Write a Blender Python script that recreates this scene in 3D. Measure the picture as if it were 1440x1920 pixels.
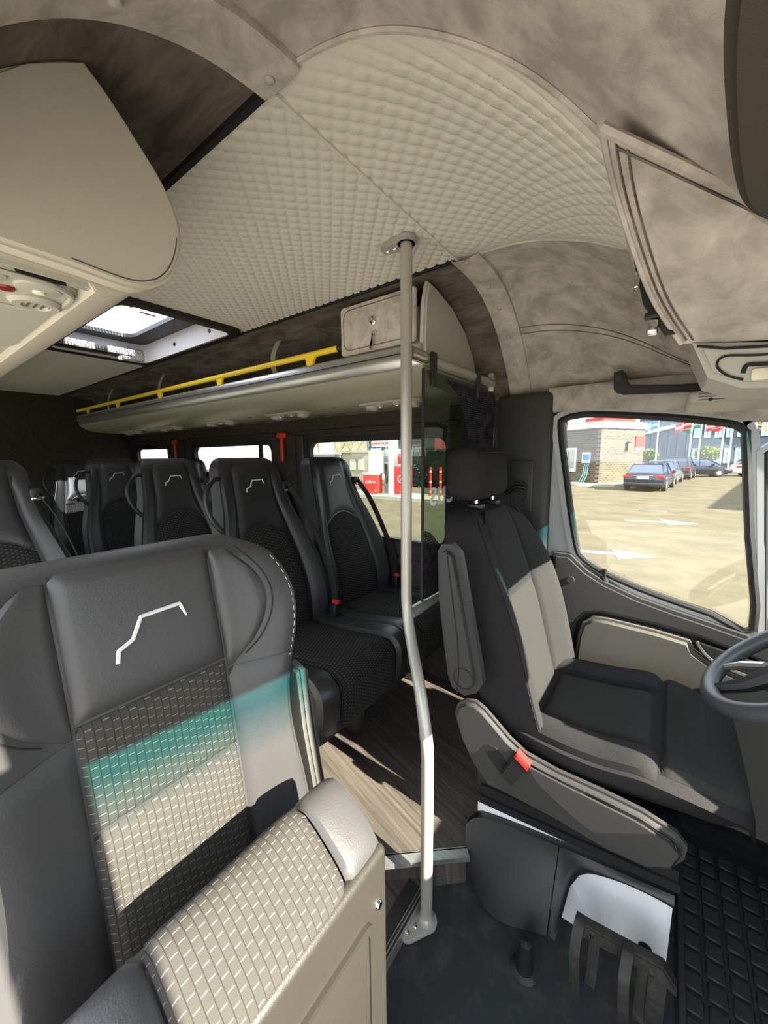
import bpy, bmesh, math, random
from mathutils import Vector, Matrix
for o in list(bpy.data.objects): bpy.data.objects.remove(o)
random.seed(7)
scene = bpy.context.scene
col = scene.collection
PI = math.pi
# ------------------------------------------------------------------ camera
# x = towards the front of the bus, y = towards the driver's side, z = up from the cab floor
YAW, PITCH, ROLL, FPX = math.radians(36.8), math.radians(8.3), math.radians(0.5), 714.0
fw = Vector((-math.sin(YAW)*math.cos(PITCH), math.cos(YAW)*math.cos(PITCH), -math.sin(PITCH)))
rt = Vector((math.cos(YAW), math.sin(YAW), 0)); up = rt.cross(fw)
rt2 = rt*math.cos(ROLL) - up*math.sin(ROLL); up2 = up*math.cos(ROLL) + rt*math.sin(ROLL)
cd = bpy.data.cameras.new('camera'); cam = bpy.data.objects.new('camera', cd); col.objects.link(cam)
m = Matrix((rt2, up2, -fw)).transposed().to_4x4(); m.translation = Vector((0, 0, 1.29)); cam.matrix_world = m
cd.sensor_fit = 'VERTICAL'; cd.sensor_height = 36.0; cd.lens = FPX/1920*36.0
cd.clip_start = 0.02; cd.clip_end = 400
scene.camera = cam
# ------------------------------------------------------------------ sky, sun, exposure
SUN_EL, SUN_AZ = math.radians(32), math.radians(-5)
w = bpy.data.worlds.new('sky'); scene.world = w; w.use_nodes = True
bg = w.node_tree.nodes['Background']; bg.inputs[0].default_value = (0.86, 0.94, 1.0, 1); bg.inputs[1].default_value = 2.0
sl = bpy.data.lights.new('sun', 'SUN'); sl.energy = 19.0; sl.angle = 0.0093; sl.color = (1.0, 0.92, 0.77)
sun = bpy.data.objects.new('sun', sl); col.objects.link(sun)
sd = Vector((math.cos(SUN_EL)*math.cos(SUN_AZ), math.cos(SUN_EL)*math.sin(SUN_AZ), math.sin(SUN_EL)))
sun.rotation_euler = sd.to_track_quat('Z', 'Y').to_euler(); sun.location = (6, 0, 8)
vs = scene.view_settings; vs.view_transform = 'Standard'; vs.look = 'None'; vs.gamma = 1.0; vs.exposure = 0.97
vs.use_curve_mapping = False

# ------------------------------------------------------------------ materials
def lin(c): return tuple(((v/255)/12.92 if v/255 <= .04045 else ((v/255+.055)/1.055)**2.4) for v in c) + (1.0,)
def newmat(name):
    m = bpy.data.materials.new(name); m.use_nodes = True
    return m, m.node_tree, m.node_tree.nodes['Principled BSDF']
def mat(name, c, rough=.5, metal=0, bump=0, bscale=200, c2=None, cscale=6, detail=4, spec=.5, stretch=None, lo=.35, hi=.65, dist=0):
    m, nt, b = newmat(name)
    b.inputs['Base Color'].default_value = lin(c); b.inputs['Roughness'].default_value = rough
    b.inputs['Metallic'].default_value = metal; b.inputs['Specular IOR Level'].default_value = spec
    tc = nt.nodes.new('ShaderNodeTexCoord'); src = tc.outputs['Object']
    if stretch:
        mp = nt.nodes.new('ShaderNodeMapping'); mp.inputs['Scale'].default_value = stretch
        nt.links.new(src, mp.inputs[0]); src = mp.outputs[0]
    if c2:
        n = nt.nodes.new('ShaderNodeTexNoise'); n.inputs['Scale'].default_value = cscale; n.inputs['Detail'].default_value = detail
        n.inputs['Roughness'].default_value = .65; n.inputs['Distortion'].default_value = dist
        r = nt.nodes.new('ShaderNodeValToRGB'); r.color_ramp.elements[0].position = lo; r.color_ramp.elements[1].position = hi
        r.color_ramp.elements[0].color = lin(c); r.color_ramp.elements[1].color = lin(c2)
        nt.links.new(src, n.inputs['Vector']); nt.links.new(n.outputs[0], r.inputs[0]); nt.links.new(r.outputs[0], b.inputs['Base Color'])
    if bump:
        n = nt.nodes.new('ShaderNodeTexNoise'); n.inputs['Scale'].default_value = bscale; n.inputs['Detail'].default_value = 2
        bp = nt.nodes.new('ShaderNodeBump'); bp.inputs['Strength'].default_value = bump; bp.inputs['Distance'].default_value = .002
        nt.links.new(src, n.inputs['Vector']); nt.links.new(n.outputs[0], bp.inputs['Height']); nt.links.new(bp.outputs[0], b.inputs['Normal'])
    return m
def glass(name, tint=(1, 1, 1), refl=.06):
    m = bpy.data.materials.new(name); m.use_nodes = True; nt = m.node_tree; nt.nodes.clear()
    out = nt.nodes.new('ShaderNodeOutputMaterial'); t = nt.nodes.new('ShaderNodeBsdfTransparent'); g = nt.nodes.new('ShaderNodeBsdfGlossy')
    g.inputs['Roughness'].default_value = .02; t.inputs[0].default_value = tuple(tint)+(1,)
    mx = nt.nodes.new('ShaderNodeMixShader'); mx.inputs[0].default_value = refl
    nt.links.new(t.outputs[0], mx.inputs[1]); nt.links.new(g.outputs[0], mx.inputs[2]); nt.links.new(mx.outputs[0], out.inputs[0])
    return m
def M_(nt, op, a, b=None, c=None):
    n = nt.nodes.new('ShaderNodeMath'); n.operation = op
    for i, v in enumerate((a, b, c)):
        if v is None: continue
        if isinstance(v, (int, float)): n.inputs[i].default_value = v
        else: nt.links.new(v, n.inputs[i])
    return n.outputs[0]
def dash_fabric(name, base, dash, groove, cw=.02, rh=.032, dl=.8, dh=.07):
    """woven grey cloth with columns of short pale stitches, staggered from column to column (UV in metres)"""
    m, nt, b = newmat(name); b.inputs['Roughness'].default_value = .92; b.inputs['Specular IOR Level'].default_value = .15
    uv = nt.nodes.new('ShaderNodeUVMap'); sp = nt.nodes.new('ShaderNodeSeparateXYZ'); nt.links.new(uv.outputs[0], sp.inputs[0])
    u = M_(nt, 'DIVIDE', sp.outputs[0], cw); cidx = M_(nt, 'FLOOR', u); fu = M_(nt, 'FRACT', u)
    off = M_(nt, 'FRACT', M_(nt, 'MULTIPLY', cidx, .38))
    v = M_(nt, 'FRACT', M_(nt, 'ADD', M_(nt, 'DIVIDE', sp.outputs[1], rh), off))
    d = M_(nt, 'MULTIPLY', M_(nt, 'LESS_THAN', v, dh), M_(nt, 'MULTIPLY', M_(nt, 'GREATER_THAN', fu, .5-dl/2), M_(nt, 'LESS_THAN', fu, .5+dl/2)))
    gr = M_(nt, 'LESS_THAN', fu, .09)
    ns = nt.nodes.new('ShaderNodeTexNoise'); ns.inputs['Scale'].default_value = 900; nt.links.new(uv.outputs[0], ns.inputs['Vector'])
    mx0 = nt.nodes.new('ShaderNodeMix'); mx0.data_type = 'RGBA'; mx0.inputs['A'].default_value = lin(base); mx0.inputs['B'].default_value = lin(tuple(min(255, int(x*1.3)) for x in base))
    nt.links.new(ns.outputs[0], mx0.inputs['Factor'])
    mx1 = nt.nodes.new('ShaderNodeMix'); mx1.data_type = 'RGBA'; mx1.inputs['B'].default_value = lin(groove)
    nt.links.new(gr, mx1.inputs['Factor']); nt.links.new(mx0.outputs['Result'], mx1.inputs['A'])
    mx2 = nt.nodes.new('ShaderNodeMix'); mx2.data_type = 'RGBA'; mx2.inputs['B'].default_value = lin(dash)
    nt.links.new(d, mx2.inputs['Factor']); nt.links.new(mx1.outputs['Result'], mx2.inputs['A'])
    nt.links.new(mx2.outputs['Result'], b.inputs['Base Color'])
    h = M_(nt, 'SUBTRACT', M_(nt, 'ADD', ns.outputs[0], M_(nt, 'MULTIPLY', d, 1.5)), M_(nt, 'MULTIPLY', gr, 3.0))
    bp = nt.nodes.new('ShaderNodeBump'); bp.inputs['Strength'].default_value = .5; bp.inputs['Distance'].default_value = .001
    nt.links.new(h, bp.inputs['Height']); nt.links.new(bp.outputs[0], b.inputs['Normal'])
    return m
def brick_mat(name, c1, c2, mortar, scale):
    m, nt, b = newmat(name); b.inputs['Roughness'].default_value = .9
    t = nt.nodes.new('ShaderNodeTexBrick'); uv = nt.nodes.new('ShaderNodeUVMap'); nt.links.new(uv.outputs[0], t.inputs['Vector'])
    t.inputs['Color1'].default_value = lin(c1); t.inputs['Color2'].default_value = lin(c2); t.inputs['Mortar'].default_value = lin(mortar)
    t.inputs['Scale'].default_value = scale; t.inputs['Mortar Size'].default_value = .014; t.inputs['Brick Width'].default_value = .5; t.inputs['Row Height'].default_value = .18
    nt.links.new(t.outputs[0], b.inputs['Base Color']); return m
def wood_mat(name, ang):
    m, nt, b = newmat(name); b.inputs['Roughness'].default_value = .45
    tc = nt.nodes.new('ShaderNodeTexCoord'); mp = nt.nodes.new('ShaderNodeMapping'); mp.inputs['Rotation'].default_value = (0, 0, ang)
    mp2 = nt.nodes.new('ShaderNodeMapping'); mp2.inputs['Scale'].default_value = (2.5, 90, 2.5)
    n = nt.nodes.new('ShaderNodeTexNoise'); n.inputs['Scale'].default_value = 1.0; n.inputs['Detail'].default_value = 5; n.inputs['Roughness'].default_value = .7
    r = nt.nodes.new('ShaderNodeValToRGB'); r.color_ramp.elements[0].position = .3; r.color_ramp.elements[1].position = .7
    r.color_ramp.elements[0].color = lin((46, 42, 39)); r.color_ramp.elements[1].color = lin((98, 90, 82))
    nt.links.new(tc.outputs['Object'], mp.inputs[0]); nt.links.new(mp.outputs[0], mp2.inputs[0]); nt.links.new(mp2.outputs[0], n.inputs['Vector'])
    nt.links.new(n.outputs[0], r.inputs[0]); nt.links.new(r.outputs[0], b.inputs['Base Color'])
    bp = nt.nodes.new('ShaderNodeBump'); bp.inputs['Strength'].default_value = .2; bp.inputs['Distance'].default_value = .001
    nt.links.new(n.outputs[0], bp.inputs['Height']); nt.links.new(bp.outputs[0], b.inputs['Normal']); return m
def screen_mat(name, tint, mesh_col, scale, lo, vertical):
    """printed perforated foil: opaque dark print with small see-through holes"""
    m = bpy.data.materials.new(name); m.use_nodes = True; nt = m.node_tree; nt.nodes.clear()
    out = nt.nodes.new('ShaderNodeOutputMaterial'); t = nt.nodes.new('ShaderNodeBsdfTransparent'); d = nt.nodes.new('ShaderNodeBsdfDiffuse')
    t.inputs[0].default_value = tuple(tint)+(1,); d.inputs[0].default_value = lin(mesh_col)
    tc = nt.nodes.new('ShaderNodeTexCoord'); sp = nt.nodes.new('ShaderNodeSeparateXYZ'); nt.links.new(tc.outputs['Object'], sp.inputs[0])
    a = M_(nt, 'SUBTRACT', M_(nt, 'FRACT', M_(nt, 'MULTIPLY', sp.outputs[1], scale)), .5); zz = M_(nt, 'SUBTRACT', M_(nt, 'FRACT', M_(nt, 'MULTIPLY', sp.outputs[2], scale)), .5)
    rr = M_(nt, 'ADD', M_(nt, 'MULTIPLY', a, a), M_(nt, 'MULTIPLY', zz, zz)); hole = M_(nt, 'LESS_THAN', rr, lo)
    mx = nt.nodes.new('ShaderNodeMixShader'); nt.links.new(hole, mx.inputs[0]); nt.links.new(d.outputs[0], mx.inputs[1]); nt.links.new(t.outputs[0], mx.inputs[2])
    nt.links.new(mx.outputs[0], out.inputs[0]); return m

LEATHER = mat('black_leather', (60, 59, 60), .42, bump=.2, bscale=350)
LEATHER_P = mat('shade_dark_leather', (37, 37, 39), .42, bump=.25, bscale=350)  # same leather, darkened to stand for deep shade on the passenger seats
FABRIC = dash_fabric('dashed_seat_cloth', (54, 52, 49), (112, 109, 102), (43, 41, 39), cw=.0118, rh=.0145, dl=.72, dh=.085)
FABRIC_S = dash_fabric('dashed_seat_cloth_small', (32, 31, 31), (92, 90, 86), (24, 24, 24), cw=.012, rh=.012, dl=.6, dh=.12)
SEATSHELL = mat('seat_back_plastic', (44, 44, 46), .6)
STITCH = mat('pale_stitching', (205, 203, 198), .8)
SEAM = mat('dark_seam', (22, 22, 24), .8)
QUILT = mat('quilted_headliner_cloth', (205, 201, 191), .85, bump=.15, bscale=500, spec=.2)
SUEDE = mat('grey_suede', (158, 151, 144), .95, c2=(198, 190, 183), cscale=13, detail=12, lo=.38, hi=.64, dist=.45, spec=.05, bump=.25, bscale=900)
SUEDE_SHADE_SEAM = mat('shade_seam_suede', (82, 77, 72), .95, c2=(124, 116, 108), cscale=10, detail=12, lo=.40, hi=.68, dist=.6, spec=.05, bump=.2, bscale=900, stretch=(.6, 1.6, 1.6))  # same suede with shade put into its colour for the coves; also seams
RACKLEA = mat('grey_rack_leather', (184, 178, 166), .7, bump=.2, bscale=700, spec=.25)
PLAST = mat('dark_interior_plastic', (50, 49, 49), .55, bump=.12, bscale=700)
PLAST_B = mat('black_plastic', (26, 26, 28), .42, bump=.1, bscale=500)
PLAST_G = mat('grey_plastic', (166, 164, 154), .5, bump=.08, bscale=600)
PLAST_M = mat('mid_grey_plastic', (84, 81, 76), .55, bump=.12, bscale=600)
WALLF = mat('dark_wall_felt', (58, 54, 50), .95, c2=(70, 66, 61), cscale=40, spec=.1)
POLE = mat('grey_painted_tube', (172, 168, 160), .35, metal=.35)
ALU = mat('aluminium', (205, 205, 203), .3, metal=.85, stretch=(1, 200, 200), c2=(180, 180, 178), cscale=1)
CHROME = mat('chrome', (225, 225, 225), .12, metal=1)
WOOD = wood_mat('grey_oak_floor', math.radians(15))
CARPET = mat('charcoal_carpet', (50, 53, 56), .98, c2=(84, 84, 80), cscale=14, detail=8, bump=.6, bscale=900, spec=.05, lo=.5, hi=.95)
RUBBER = mat('black_rubber', (30, 30, 31), .6)
WHITE = mat('white_painted_steel', (222, 222, 226), .3)
YELLOW = mat('yellow_tube', (238, 205, 40), .35)
RED = mat('red_plastic', (190, 45, 40), .4)
ORANGE = mat('orange_red_plastic', (205, 62, 30), .45)
DCLOTH = mat('driver_seat_cloth', (39, 39, 41), .95, c2=(46, 45, 45), cscale=300, bump=.3, bscale=700, spec=.1)
DCLOTH_C = mat('driver_seat_centre_cloth', (42, 42, 43), .95, c2=(51, 50, 49), cscale=400, bump=.35, bscale=800, spec=.1)
BODYW = mat('silver_grey_bodywork', (168, 170, 172), .25)
BELT = mat('belt_webbing', (34, 34, 36), .8)
GLASS = glass('clear_glass', (.96, .97, .97), .04)
GLASS_T = glass('tinted_glass', (.80, .83, .80), .05)
GLASS_P = glass('partition_glass', (.55, .62, .56), .06)

# ------------------------------------------------------------------ object helpers
def link(name, me, m=None, parent=None):
    o = bpy.data.objects.new(name, me); col.objects.link(o)
    if m is not None: me.materials.append(m)
    if parent is not None: o.parent = parent
    return o
def tag(o, label, cat, group=None):
    o['label'] = label; o['category'] = cat
    if group: o['group'] = group
    return o
def struct(o, label=None):
    o['kind'] = 'structure'
    if label: o['label'] = label
    return o
def thing(name, label, cat, loc=(0, 0, 0), rz=0, group=None):
    o = bpy.data.objects.new(name, None); col.objects.link(o); o.location = loc; o.rotation_euler = (0, 0, rz); o.empty_display_size = .1
    return tag(o, label, cat, group)
def copy_tree(o, parent=None):
    c = o.copy(); col.objects.link(c)
    if parent is not None: c.parent = parent
    for ch in list(o.children): copy_tree(ch, c)
    return c
class MB:
    def __init__(s): s.v = []; s.f = []; s.uv = {}
    def add(s, vs, fs):
        b = len(s.v); s.v += [tuple(v) for v in vs]; s.f += [tuple(i+b for i in f) for f in fs]; return s
    def box(s, x0, x1, y0, y1, z0, z1):
        return s.add([(x0,y0,z0),(x1,y0,z0),(x1,y1,z0),(x0,y1,z0),(x0,y0,z1),(x1,y0,z1),(x1,y1,z1),(x0,y1,z1)],
                     [(3,2,1,0),(4,5,6,7),(0,1,5,4),(1,2,6,5),(2,3,7,6),(3,0,4,7)])
    def bm(s, b):
        b.verts.index_update(); s.add([v.co[:] for v in b.verts], [[v.index for v in f.verts] for f in b.faces]); b.free(); return s
    def rbox(s, x0, x1, y0, y1, z0, z1, r=.005, seg=2):
        b = bmesh.new(); bmesh.ops.create_cube(b, size=1)
        bmesh.ops.scale(b, vec=(x1-x0, y1-y0, z1-z0), verts=b.verts); bmesh.ops.translate(b, vec=((x0+x1)/2, (y0+y1)/2, (z0+z1)/2), verts=b.verts)
        r = min(r, .49*min(abs(x1-x0), abs(y1-y0), abs(z1-z0)))
        bmesh.ops.bevel(b, geom=b.edges[:], offset=r, segments=seg, affect='EDGES', profile=.5); return s.bm(b)
    def tube(s, pts, r, n=10, closed=False, cap=True):
        pts = [Vector(p) for p in pts]; N = len(pts); rings = []; prev = None
        for i, p in enumerate(pts):
            if closed: t = (pts[(i+1) % N]-pts[i-1])
            else: t = pts[min(i+1, N-1)]-pts[max(i-1, 0)]
            t.normalize()
            if prev is None:
                a = Vector((0, 0, 1)) if abs(t.z) < .9 else Vector((1, 0, 0)); n1 = t.cross(a).normalized()
            else:
                n1 = prev - t*prev.dot(t); n1.normalize()
            prev = n1; n2 = t.cross(n1); rr = r[i] if isinstance(r, (list, tuple)) else r
            rings.append([p + (n1*math.cos(2*PI*k/n)+n2*math.sin(2*PI*k/n))*rr for k in range(n)])
        vs = [v for R in rings for v in R]; fs = []
        for i in range(N if closed else N-1):
            j = (i+1) % N
            for k in range(n):
                k2 = (k+1) % n; fs.append((i*n+k, i*n+k2, j*n+k2, j*n+k))
        if cap and not closed: fs += [tuple(range(n))[::-1], tuple((N-1)*n+k for k in range(n))]
        return s.add(vs, fs)
    def lathe(s, prof, c=(0, 0, 0), axis='z', n=24):
        vs = []; fs = []; P = len(prof)
        for k in range(n):
            a = 2*PI*k/n
            for (r, h) in prof:
                x, y, z = r*math.cos(a), r*math.sin(a), h
                if axis == 'x': x, y, z = z, x, y
                if axis == 'y': x, y, z = y, z, x
                vs.append((x+c[0], y+c[1], z+c[2]))
        for k in range(n):
            k2 = (k+1) % n
            for i in range(P-1): fs.append((k*P+i, k2*P+i, k2*P+i+1, k*P+i+1))
        if prof[0][0] > 1e-6: fs.append(tuple(k*P for k in range(n))[::-1])
        if prof[-1][0] > 1e-6: fs.append(tuple(k*P+P-1 for k in range(n)))
        return s.add(vs, fs)
    def prism(s, pts, axis, a0, a1, bev=0, seg=2):
        def P(p, a): return {'x': (a, p[0], p[1]), 'y': (p[0], a, p[1]), 'z': (p[0], p[1], a)}[axis]
        b = bmesh.new(); n = len(pts)
        lo = [b.verts.new(P(p, a0)) for p in pts]; hi = [b.verts.new(P(p, a1)) for p in pts]
        b.faces.new(lo[::-1]); b.faces.new(hi)
        for i in range(n): b.faces.new((lo[i], lo[(i+1) % n], hi[(i+1) % n], hi[i]))
        bmesh.ops.recalc_face_normals(b, faces=b.faces)
        if bev: bmesh.ops.bevel(b, geom=[e for e in b.edges if not (e.verts[0] in lo) ^ (e.verts[1] in lo)], offset=bev, segments=seg, affect='EDGES', clamp_overlap=True)
        return s.bm(b)
    def grid(s, fn, nu, nv):
        vs = [fn(i/nu, j/nv) for j in range(nv+1) for i in range(nu+1)]
        return s.add(vs, [(j*(nu+1)+i, j*(nu+1)+i+1, (j+1)*(nu+1)+i+1, (j+1)*(nu+1)+i) for j in range(nv) for i in range(nu)])
    def build(s, name, m=None, parent=None, smooth=True, ang=40, uvfn=None):
        me = bpy.data.meshes.new(name); me.from_pydata(s.v, [], s.f); me.update()
        b = bmesh.new(); b.from_mesh(me); bmesh.ops.recalc_face_normals(b, faces=b.faces); b.to_mesh(me); b.free()
        if uvfn:
            ul = me.uv_layers.new(name='UVMap')
            for l in me.loops: ul.data[l.index].uv = uvfn(me.vertices[l.vertex_index].co)
        if smooth:
            for p in me.polygons: p.use_smooth = True
            b = bmesh.new(); b.from_mesh(me); ca = math.radians(ang)
            for e in b.edges:
                if len(e.link_faces) == 2 and e.calc_face_angle(0) > ca: e.smooth = False
            b.to_mesh(me); b.free()
        return link(name, me, m, parent)
def box(name, m, parent, *a, r=0, seg=2, **k):
    b = MB(); b.rbox(*a, r=r, seg=seg) if r else b.box(*a); return b.build(name, m, parent, **k)
def tube(name, m, parent, pts, r, n=10, **k): return MB().tube(pts, r, n, **k).build(name, m, parent)
def bez(pts, n=8):
    """Catmull-Rom through pts"""
    P = [Vector(p) for p in pts]; out = []
    for i in range(len(P)-1):
        a, b, c, d = P[max(i-1, 0)], P[i], P[i+1], P[min(i+2, len(P)-1)]
        for k in range(n):
            t = k/n; out.append(.5*((2*b)+(c-a)*t+(2*a-5*b+4*c-d)*t*t+(3*b-a-3*c+d)*t**3))
    return out+[P[-1]]
def pad(fn, nu, nv, th, e=8, back=.0):
    """closed pillow on a parametric surface fn(u,v); thickness th in the middle, rolled down at the rim"""
    def nrm(u, v):
        h = .01; a = Vector(fn(min(u+h, 1), v))-Vector(fn(max(u-h, 0), v)); b = Vector(fn(u, min(v+h, 1)))-Vector(fn(u, max(v-h, 0)))
        return a.cross(b).normalized()
    mb = MB(); N = (nu+1)*(nv+1); F = []; B = []
    for j in range(nv+1):
        for i in range(nu+1):
            u, v = i/nu, j/nv; uu, vv = .5-.5*math.cos(PI*u), .5-.5*math.cos(PI*v)
            uu = .35*uu+.65*u; vv = .35*vv+.65*v
            h = max(0, (1-abs(2*uu-1)**e)*(1-abs(2*vv-1)**e))**.5
            p = Vector(fn(uu, vv)); n = nrm(uu, vv); F.append(p+n*(th*h)); B.append(p-n*back)
    idx = lambda i, j, o: o+j*(nu+1)+i
    fs = []
    for j in range(nv):
        for i in range(nu):
            fs.append((idx(i,j,0), idx(i+1,j,0), idx(i+1,j+1,0), idx(i,j+1,0)))
            fs.append((idx(i,j,N), idx(i,j+1,N), idx(i+1,j+1,N), idx(i+1,j,N)))
    rim = [(i,0) for i in range(nu)]+[(nu,j) for j in range(nv)]+[(i,nv) for i in range(nu,0,-1)]+[(0,j) for j in range(nv,0,-1)]
    for k in range(len(rim)):
        a, b = rim[k], rim[(k+1) % len(rim)]; fs.append((idx(*a,N), idx(*b,N), idx(*b,0), idx(*a,0)))
    mb.v = [tuple(v) for v in F+B]; mb.f = fs; return mb
def ribbon(name, m, parent, pts, wdir, width, th=.0015, n=6):
    P = bez(pts, n); W = Vector(wdir).normalized()*width/2; mb = MB(); vs = []; fs = []
    for i, p in enumerate(P):
        t = (P[min(i+1, len(P)-1)]-P[max(i-1, 0)]).normalized(); nn = t.cross(W).normalized()*th
        vs += [p-W-nn, p+W-nn, p+W+nn, p-W+nn]
    for i in range(len(P)-1):
        for k in range(4): fs.append((4*i+k, 4*i+(k+1) % 4, 4*i+4+(k+1) % 4, 4*i+4+k))
    fs += [(3,2,1,0), tuple(4*(len(P)-1)+k for k in range(4))]
    return mb.add(vs, fs).build(name, m, parent)
def interp(tab, x):
    if x <= tab[0][0]: return tab[0][1]
    for (a, b), (c, d) in zip(tab, tab[1:]):
        if x <= c:
            i = next(k for k, q in enumerate(tab) if q[0] == a and q[1] == b); t = (x-a)/(c-a)
            m0 = (d-tab[i-1][1])/(c-tab[i-1][0]) if i > 0 else (d-b)/(c-a)
            m1 = (tab[i+2][1]-b)/(tab[i+2][0]-a) if i+2 < len(tab) else (d-b)/(c-a)
            h = c-a; return (2*t**3-3*t*t+1)*b+(t**3-2*t*t+t)*h*m0+(-2*t**3+3*t*t)*d+(t**3-t*t)*h*m1
    return tab[-1][1]
def text(name, s, size, m, parent, mw, ext=.001):
    cu = bpy.data.curves.new(name, 'FONT'); cu.body = s; cu.size = size; cu.extrude = ext; cu.align_x = 'CENTER'; cu.align_y = 'CENTER'
    t = bpy.data.objects.new(name, cu); col.objects.link(t); dg = bpy.context.evaluated_depsgraph_get()
    me = bpy.data.meshes.new_from_object(t.evaluated_get(dg)); bpy.data.objects.remove(t); bpy.data.curves.remove(cu)
    me.transform(mw); return link(name, me, m, parent)
def rrect(x0, x1, y0, y1, r, n=5):
    out = []
    for cx, cy, a0 in ((x1-r, y1-r, 0), (x0+r, y1-r, PI/2), (x0+r, y0+r, PI), (x1-r, y0+r, 1.5*PI)):
        out += [(cx+r*math.cos(a0+PI/2*k/n), cy+r*math.sin(a0+PI/2*k/n)) for k in range(n+1)]
    return out
# ================================================================== THE BUS BODY
CY = .83
ZC = [(-.555, 1.88), (-.4, 1.866), (-.3, 1.835), (-.19, 1.775), (-.1, 1.70), (0, 1.60), (.1, 1.52), (.3, 1.455)]
def zc(x): return interp(ZC, x)
def hoop(x, y):
    d = abs(y-CY); z = zc(x)
    if d > .33: z -= max(z-1.52, 0)*min(1, (d-.33)/.52)**2.6
    return z
def xh(y): return .27+.09*(1-((y-CY)/.85)**2)
def bar(mb, p0, p1, wdt, z0, z1, side=0):
    a, b = Vector(p0), Vector(p1); t = (b-a).normalized(); n = Vector((-t.y, t.x, 0)); s0, s1 = (-wdt/2, wdt/2) if side == 0 else ((0, wdt) if side > 0 else (-wdt, 0))
    c = [a+n*s0, b+n*s0, b+n*s1, a+n*s1]; vs = [(p.x, p.y, z0) for p in c]+[(p.x, p.y, z1) for p in c]
    return mb.add(vs, [(3,2,1,0),(4,5,6,7),(0,1,5,4),(1,2,6,5),(2,3,7,6),(3,0,4,7)])
# floors
fl = struct(MB().box(-.481, 1.05, -.04, 1.70, -.06, 0).build('floor', CARPET, smooth=False), 'dark carpeted cab floor')
UP = [(-.40, .936), (-.606, .756), (-.78, .60), (-1.12, .56), (-1.12, -.04), (-4.62, -.04), (-4.62, 1.70), (-.37, 1.70), (-.37, 1.30), (-.42, 1.06)]
up_f = struct(MB().prism(UP[::-1], 'z', .0, .12).build('floor', WOOD, smooth=False), 'grey wood-look raised floor of the passenger room')
st_f = struct(MB().prism([(-.481, -.04), (-.481, .86), (-.40, .936), (-.606, .756), (-.78, .60), (-1.12, .56), (-1.12, -.04)][::-1], 'z', -.05, .03).build('floor', WOOD, smooth=False), 'grey wood-look entrance step')
mb = MB(); bar(mb, (-.40, .936, 0), (-.78, .602, 0), .030, .108, .124, 1); bar(mb, (-.395, .936, 0), (-.78, .597, 0), .006, .085, .124, -1)
t1 = struct(mb.build('trim_1', ALU, smooth=False), 'aluminium nosing on the raised floor edge')
mb = MB()
for k in range(3): bar(mb, (-.402-.004*0, .930, 0), (-.78, .597, 0), .002, .089+.011*k, .092+.011*k, -1)
mb.build('groove', RUBBER, t1, smooth=False)
t2 = struct(MB().box(-.492, -.472, -.04, .86, -.0, .034).build('trim_2', ALU, smooth=False), 'aluminium nosing on the entrance step')
MB().box(-.489, -.484, -.04, .86, .034, .0355).box(-.480, -.475, -.04, .86, .034, .0355).build('groove', RUBBER, t2, smooth=False)
t3 = MB(); bar(t3, (-.385, .95, 0), (-.62, .745, 0), .018, .1205, .1225, 1); bar(t3, (-.424, 1.06, 0), (-.404, .95, 0), .012, .1205, .123, 1)
t3o = t3; 
MB().box(-.530, -.495, -.04, .82, .031, .0335).build('tread_strip', RUBBER, t2, smooth=False)
# cab headliner
mb = MB().grid(lambda u, v: (lambda y: (lambda x: (x, y, hoop(x, y)))(-.555+v*(xh(y)+.555)))(-.02+1.70*u), 68, 46)
ceil1 = struct(mb.build('ceiling', SUEDE), 'suede headliner over the cab')
QS = .027
def quilt(x, y, A=.0046):
    a, b = (x+y)/1.41421, (x-y)/1.41421
    return A*(1-(1-abs(math.sin(PI*a/QS)))**3)*(1-(1-abs(math.sin(PI*b/QS)))**3)
def qell(u, v):
    s = math.sin(v*PI/2*.985); x = -.556+.52*s; y = .795+.345*math.sqrt(max(0, 1-s*s))*(2*u-1)
    e = min(1, 12*min(u, 1-u), 20*(1-v)); return (x, y, hoop(x, y)-.004-e*(.002+quilt(x, y)))
qp = MB().grid(qell, 190, 130).build('quilted_panel', QUILT, ceil1); qp['label'] = 'pale quilted half-oval headliner panel'
P = [qell(0, k/40) for k in range(41)]+[qell(1, k/40) for k in range(40, -1, -1)]
tube('panel_piping', SUEDE, ceil1, [(p[0], p[1], p[2]+.001) for p in P], .0045, 6)
# seams on the cab headliner sides
for yy, w0 in ((1.50, .0), (.16, .0)):
    for k in range(2):
        pts = [(x, yy+(.018*k)*(1 if yy > 1 else -1), hoop(x, yy+.018*k*(1 if yy > 1 else -1))-.001) for x in [-.49+.03*i for i in range(19)]]
        tube('seam', SUEDE_SHADE_SEAM, ceil1, pts, .0016, 5)
# passenger ceiling: quilted flat panels round the roof hatch
HX0, HX1, HY0, HY1 = -2.62, -1.66, .61, 1.09
YL, YR = .46, 1.125
def qflat(x0, x1, y0, y1, st):
    nx, ny = max(2, int(abs(x1-x0)/st)), max(2, int((y1-y0)/st))
    return lambda mb: mb.grid(lambda u, v: (x0+(x1-x0)*u, y0+(y1-y0)*v, 1.878-quilt(x0+(x1-x0)*u, y0+(y1-y0)*v)), nx, ny)
mb = MB(); qflat(-.559, HX1, YL, YR, .0045)(mb); ceil2 = struct(mb.build('ceiling', QUILT), 'pale quilted ceiling of the passenger room')
mb = MB(); qflat(HX1, HX0, YL, HY0, .008)(mb); qflat(HX1, HX0, HY1, YR, .008)(mb); qflat(HX0, -4.6, YL, YR, .016)(mb); mb.build('quilted_panel', QUILT, ceil2)
MB().box(-.562, -.556, YL-.02, YR+.01, 1.866, 1.88).build('seam_piping', QUILT, ceil2)
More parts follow.
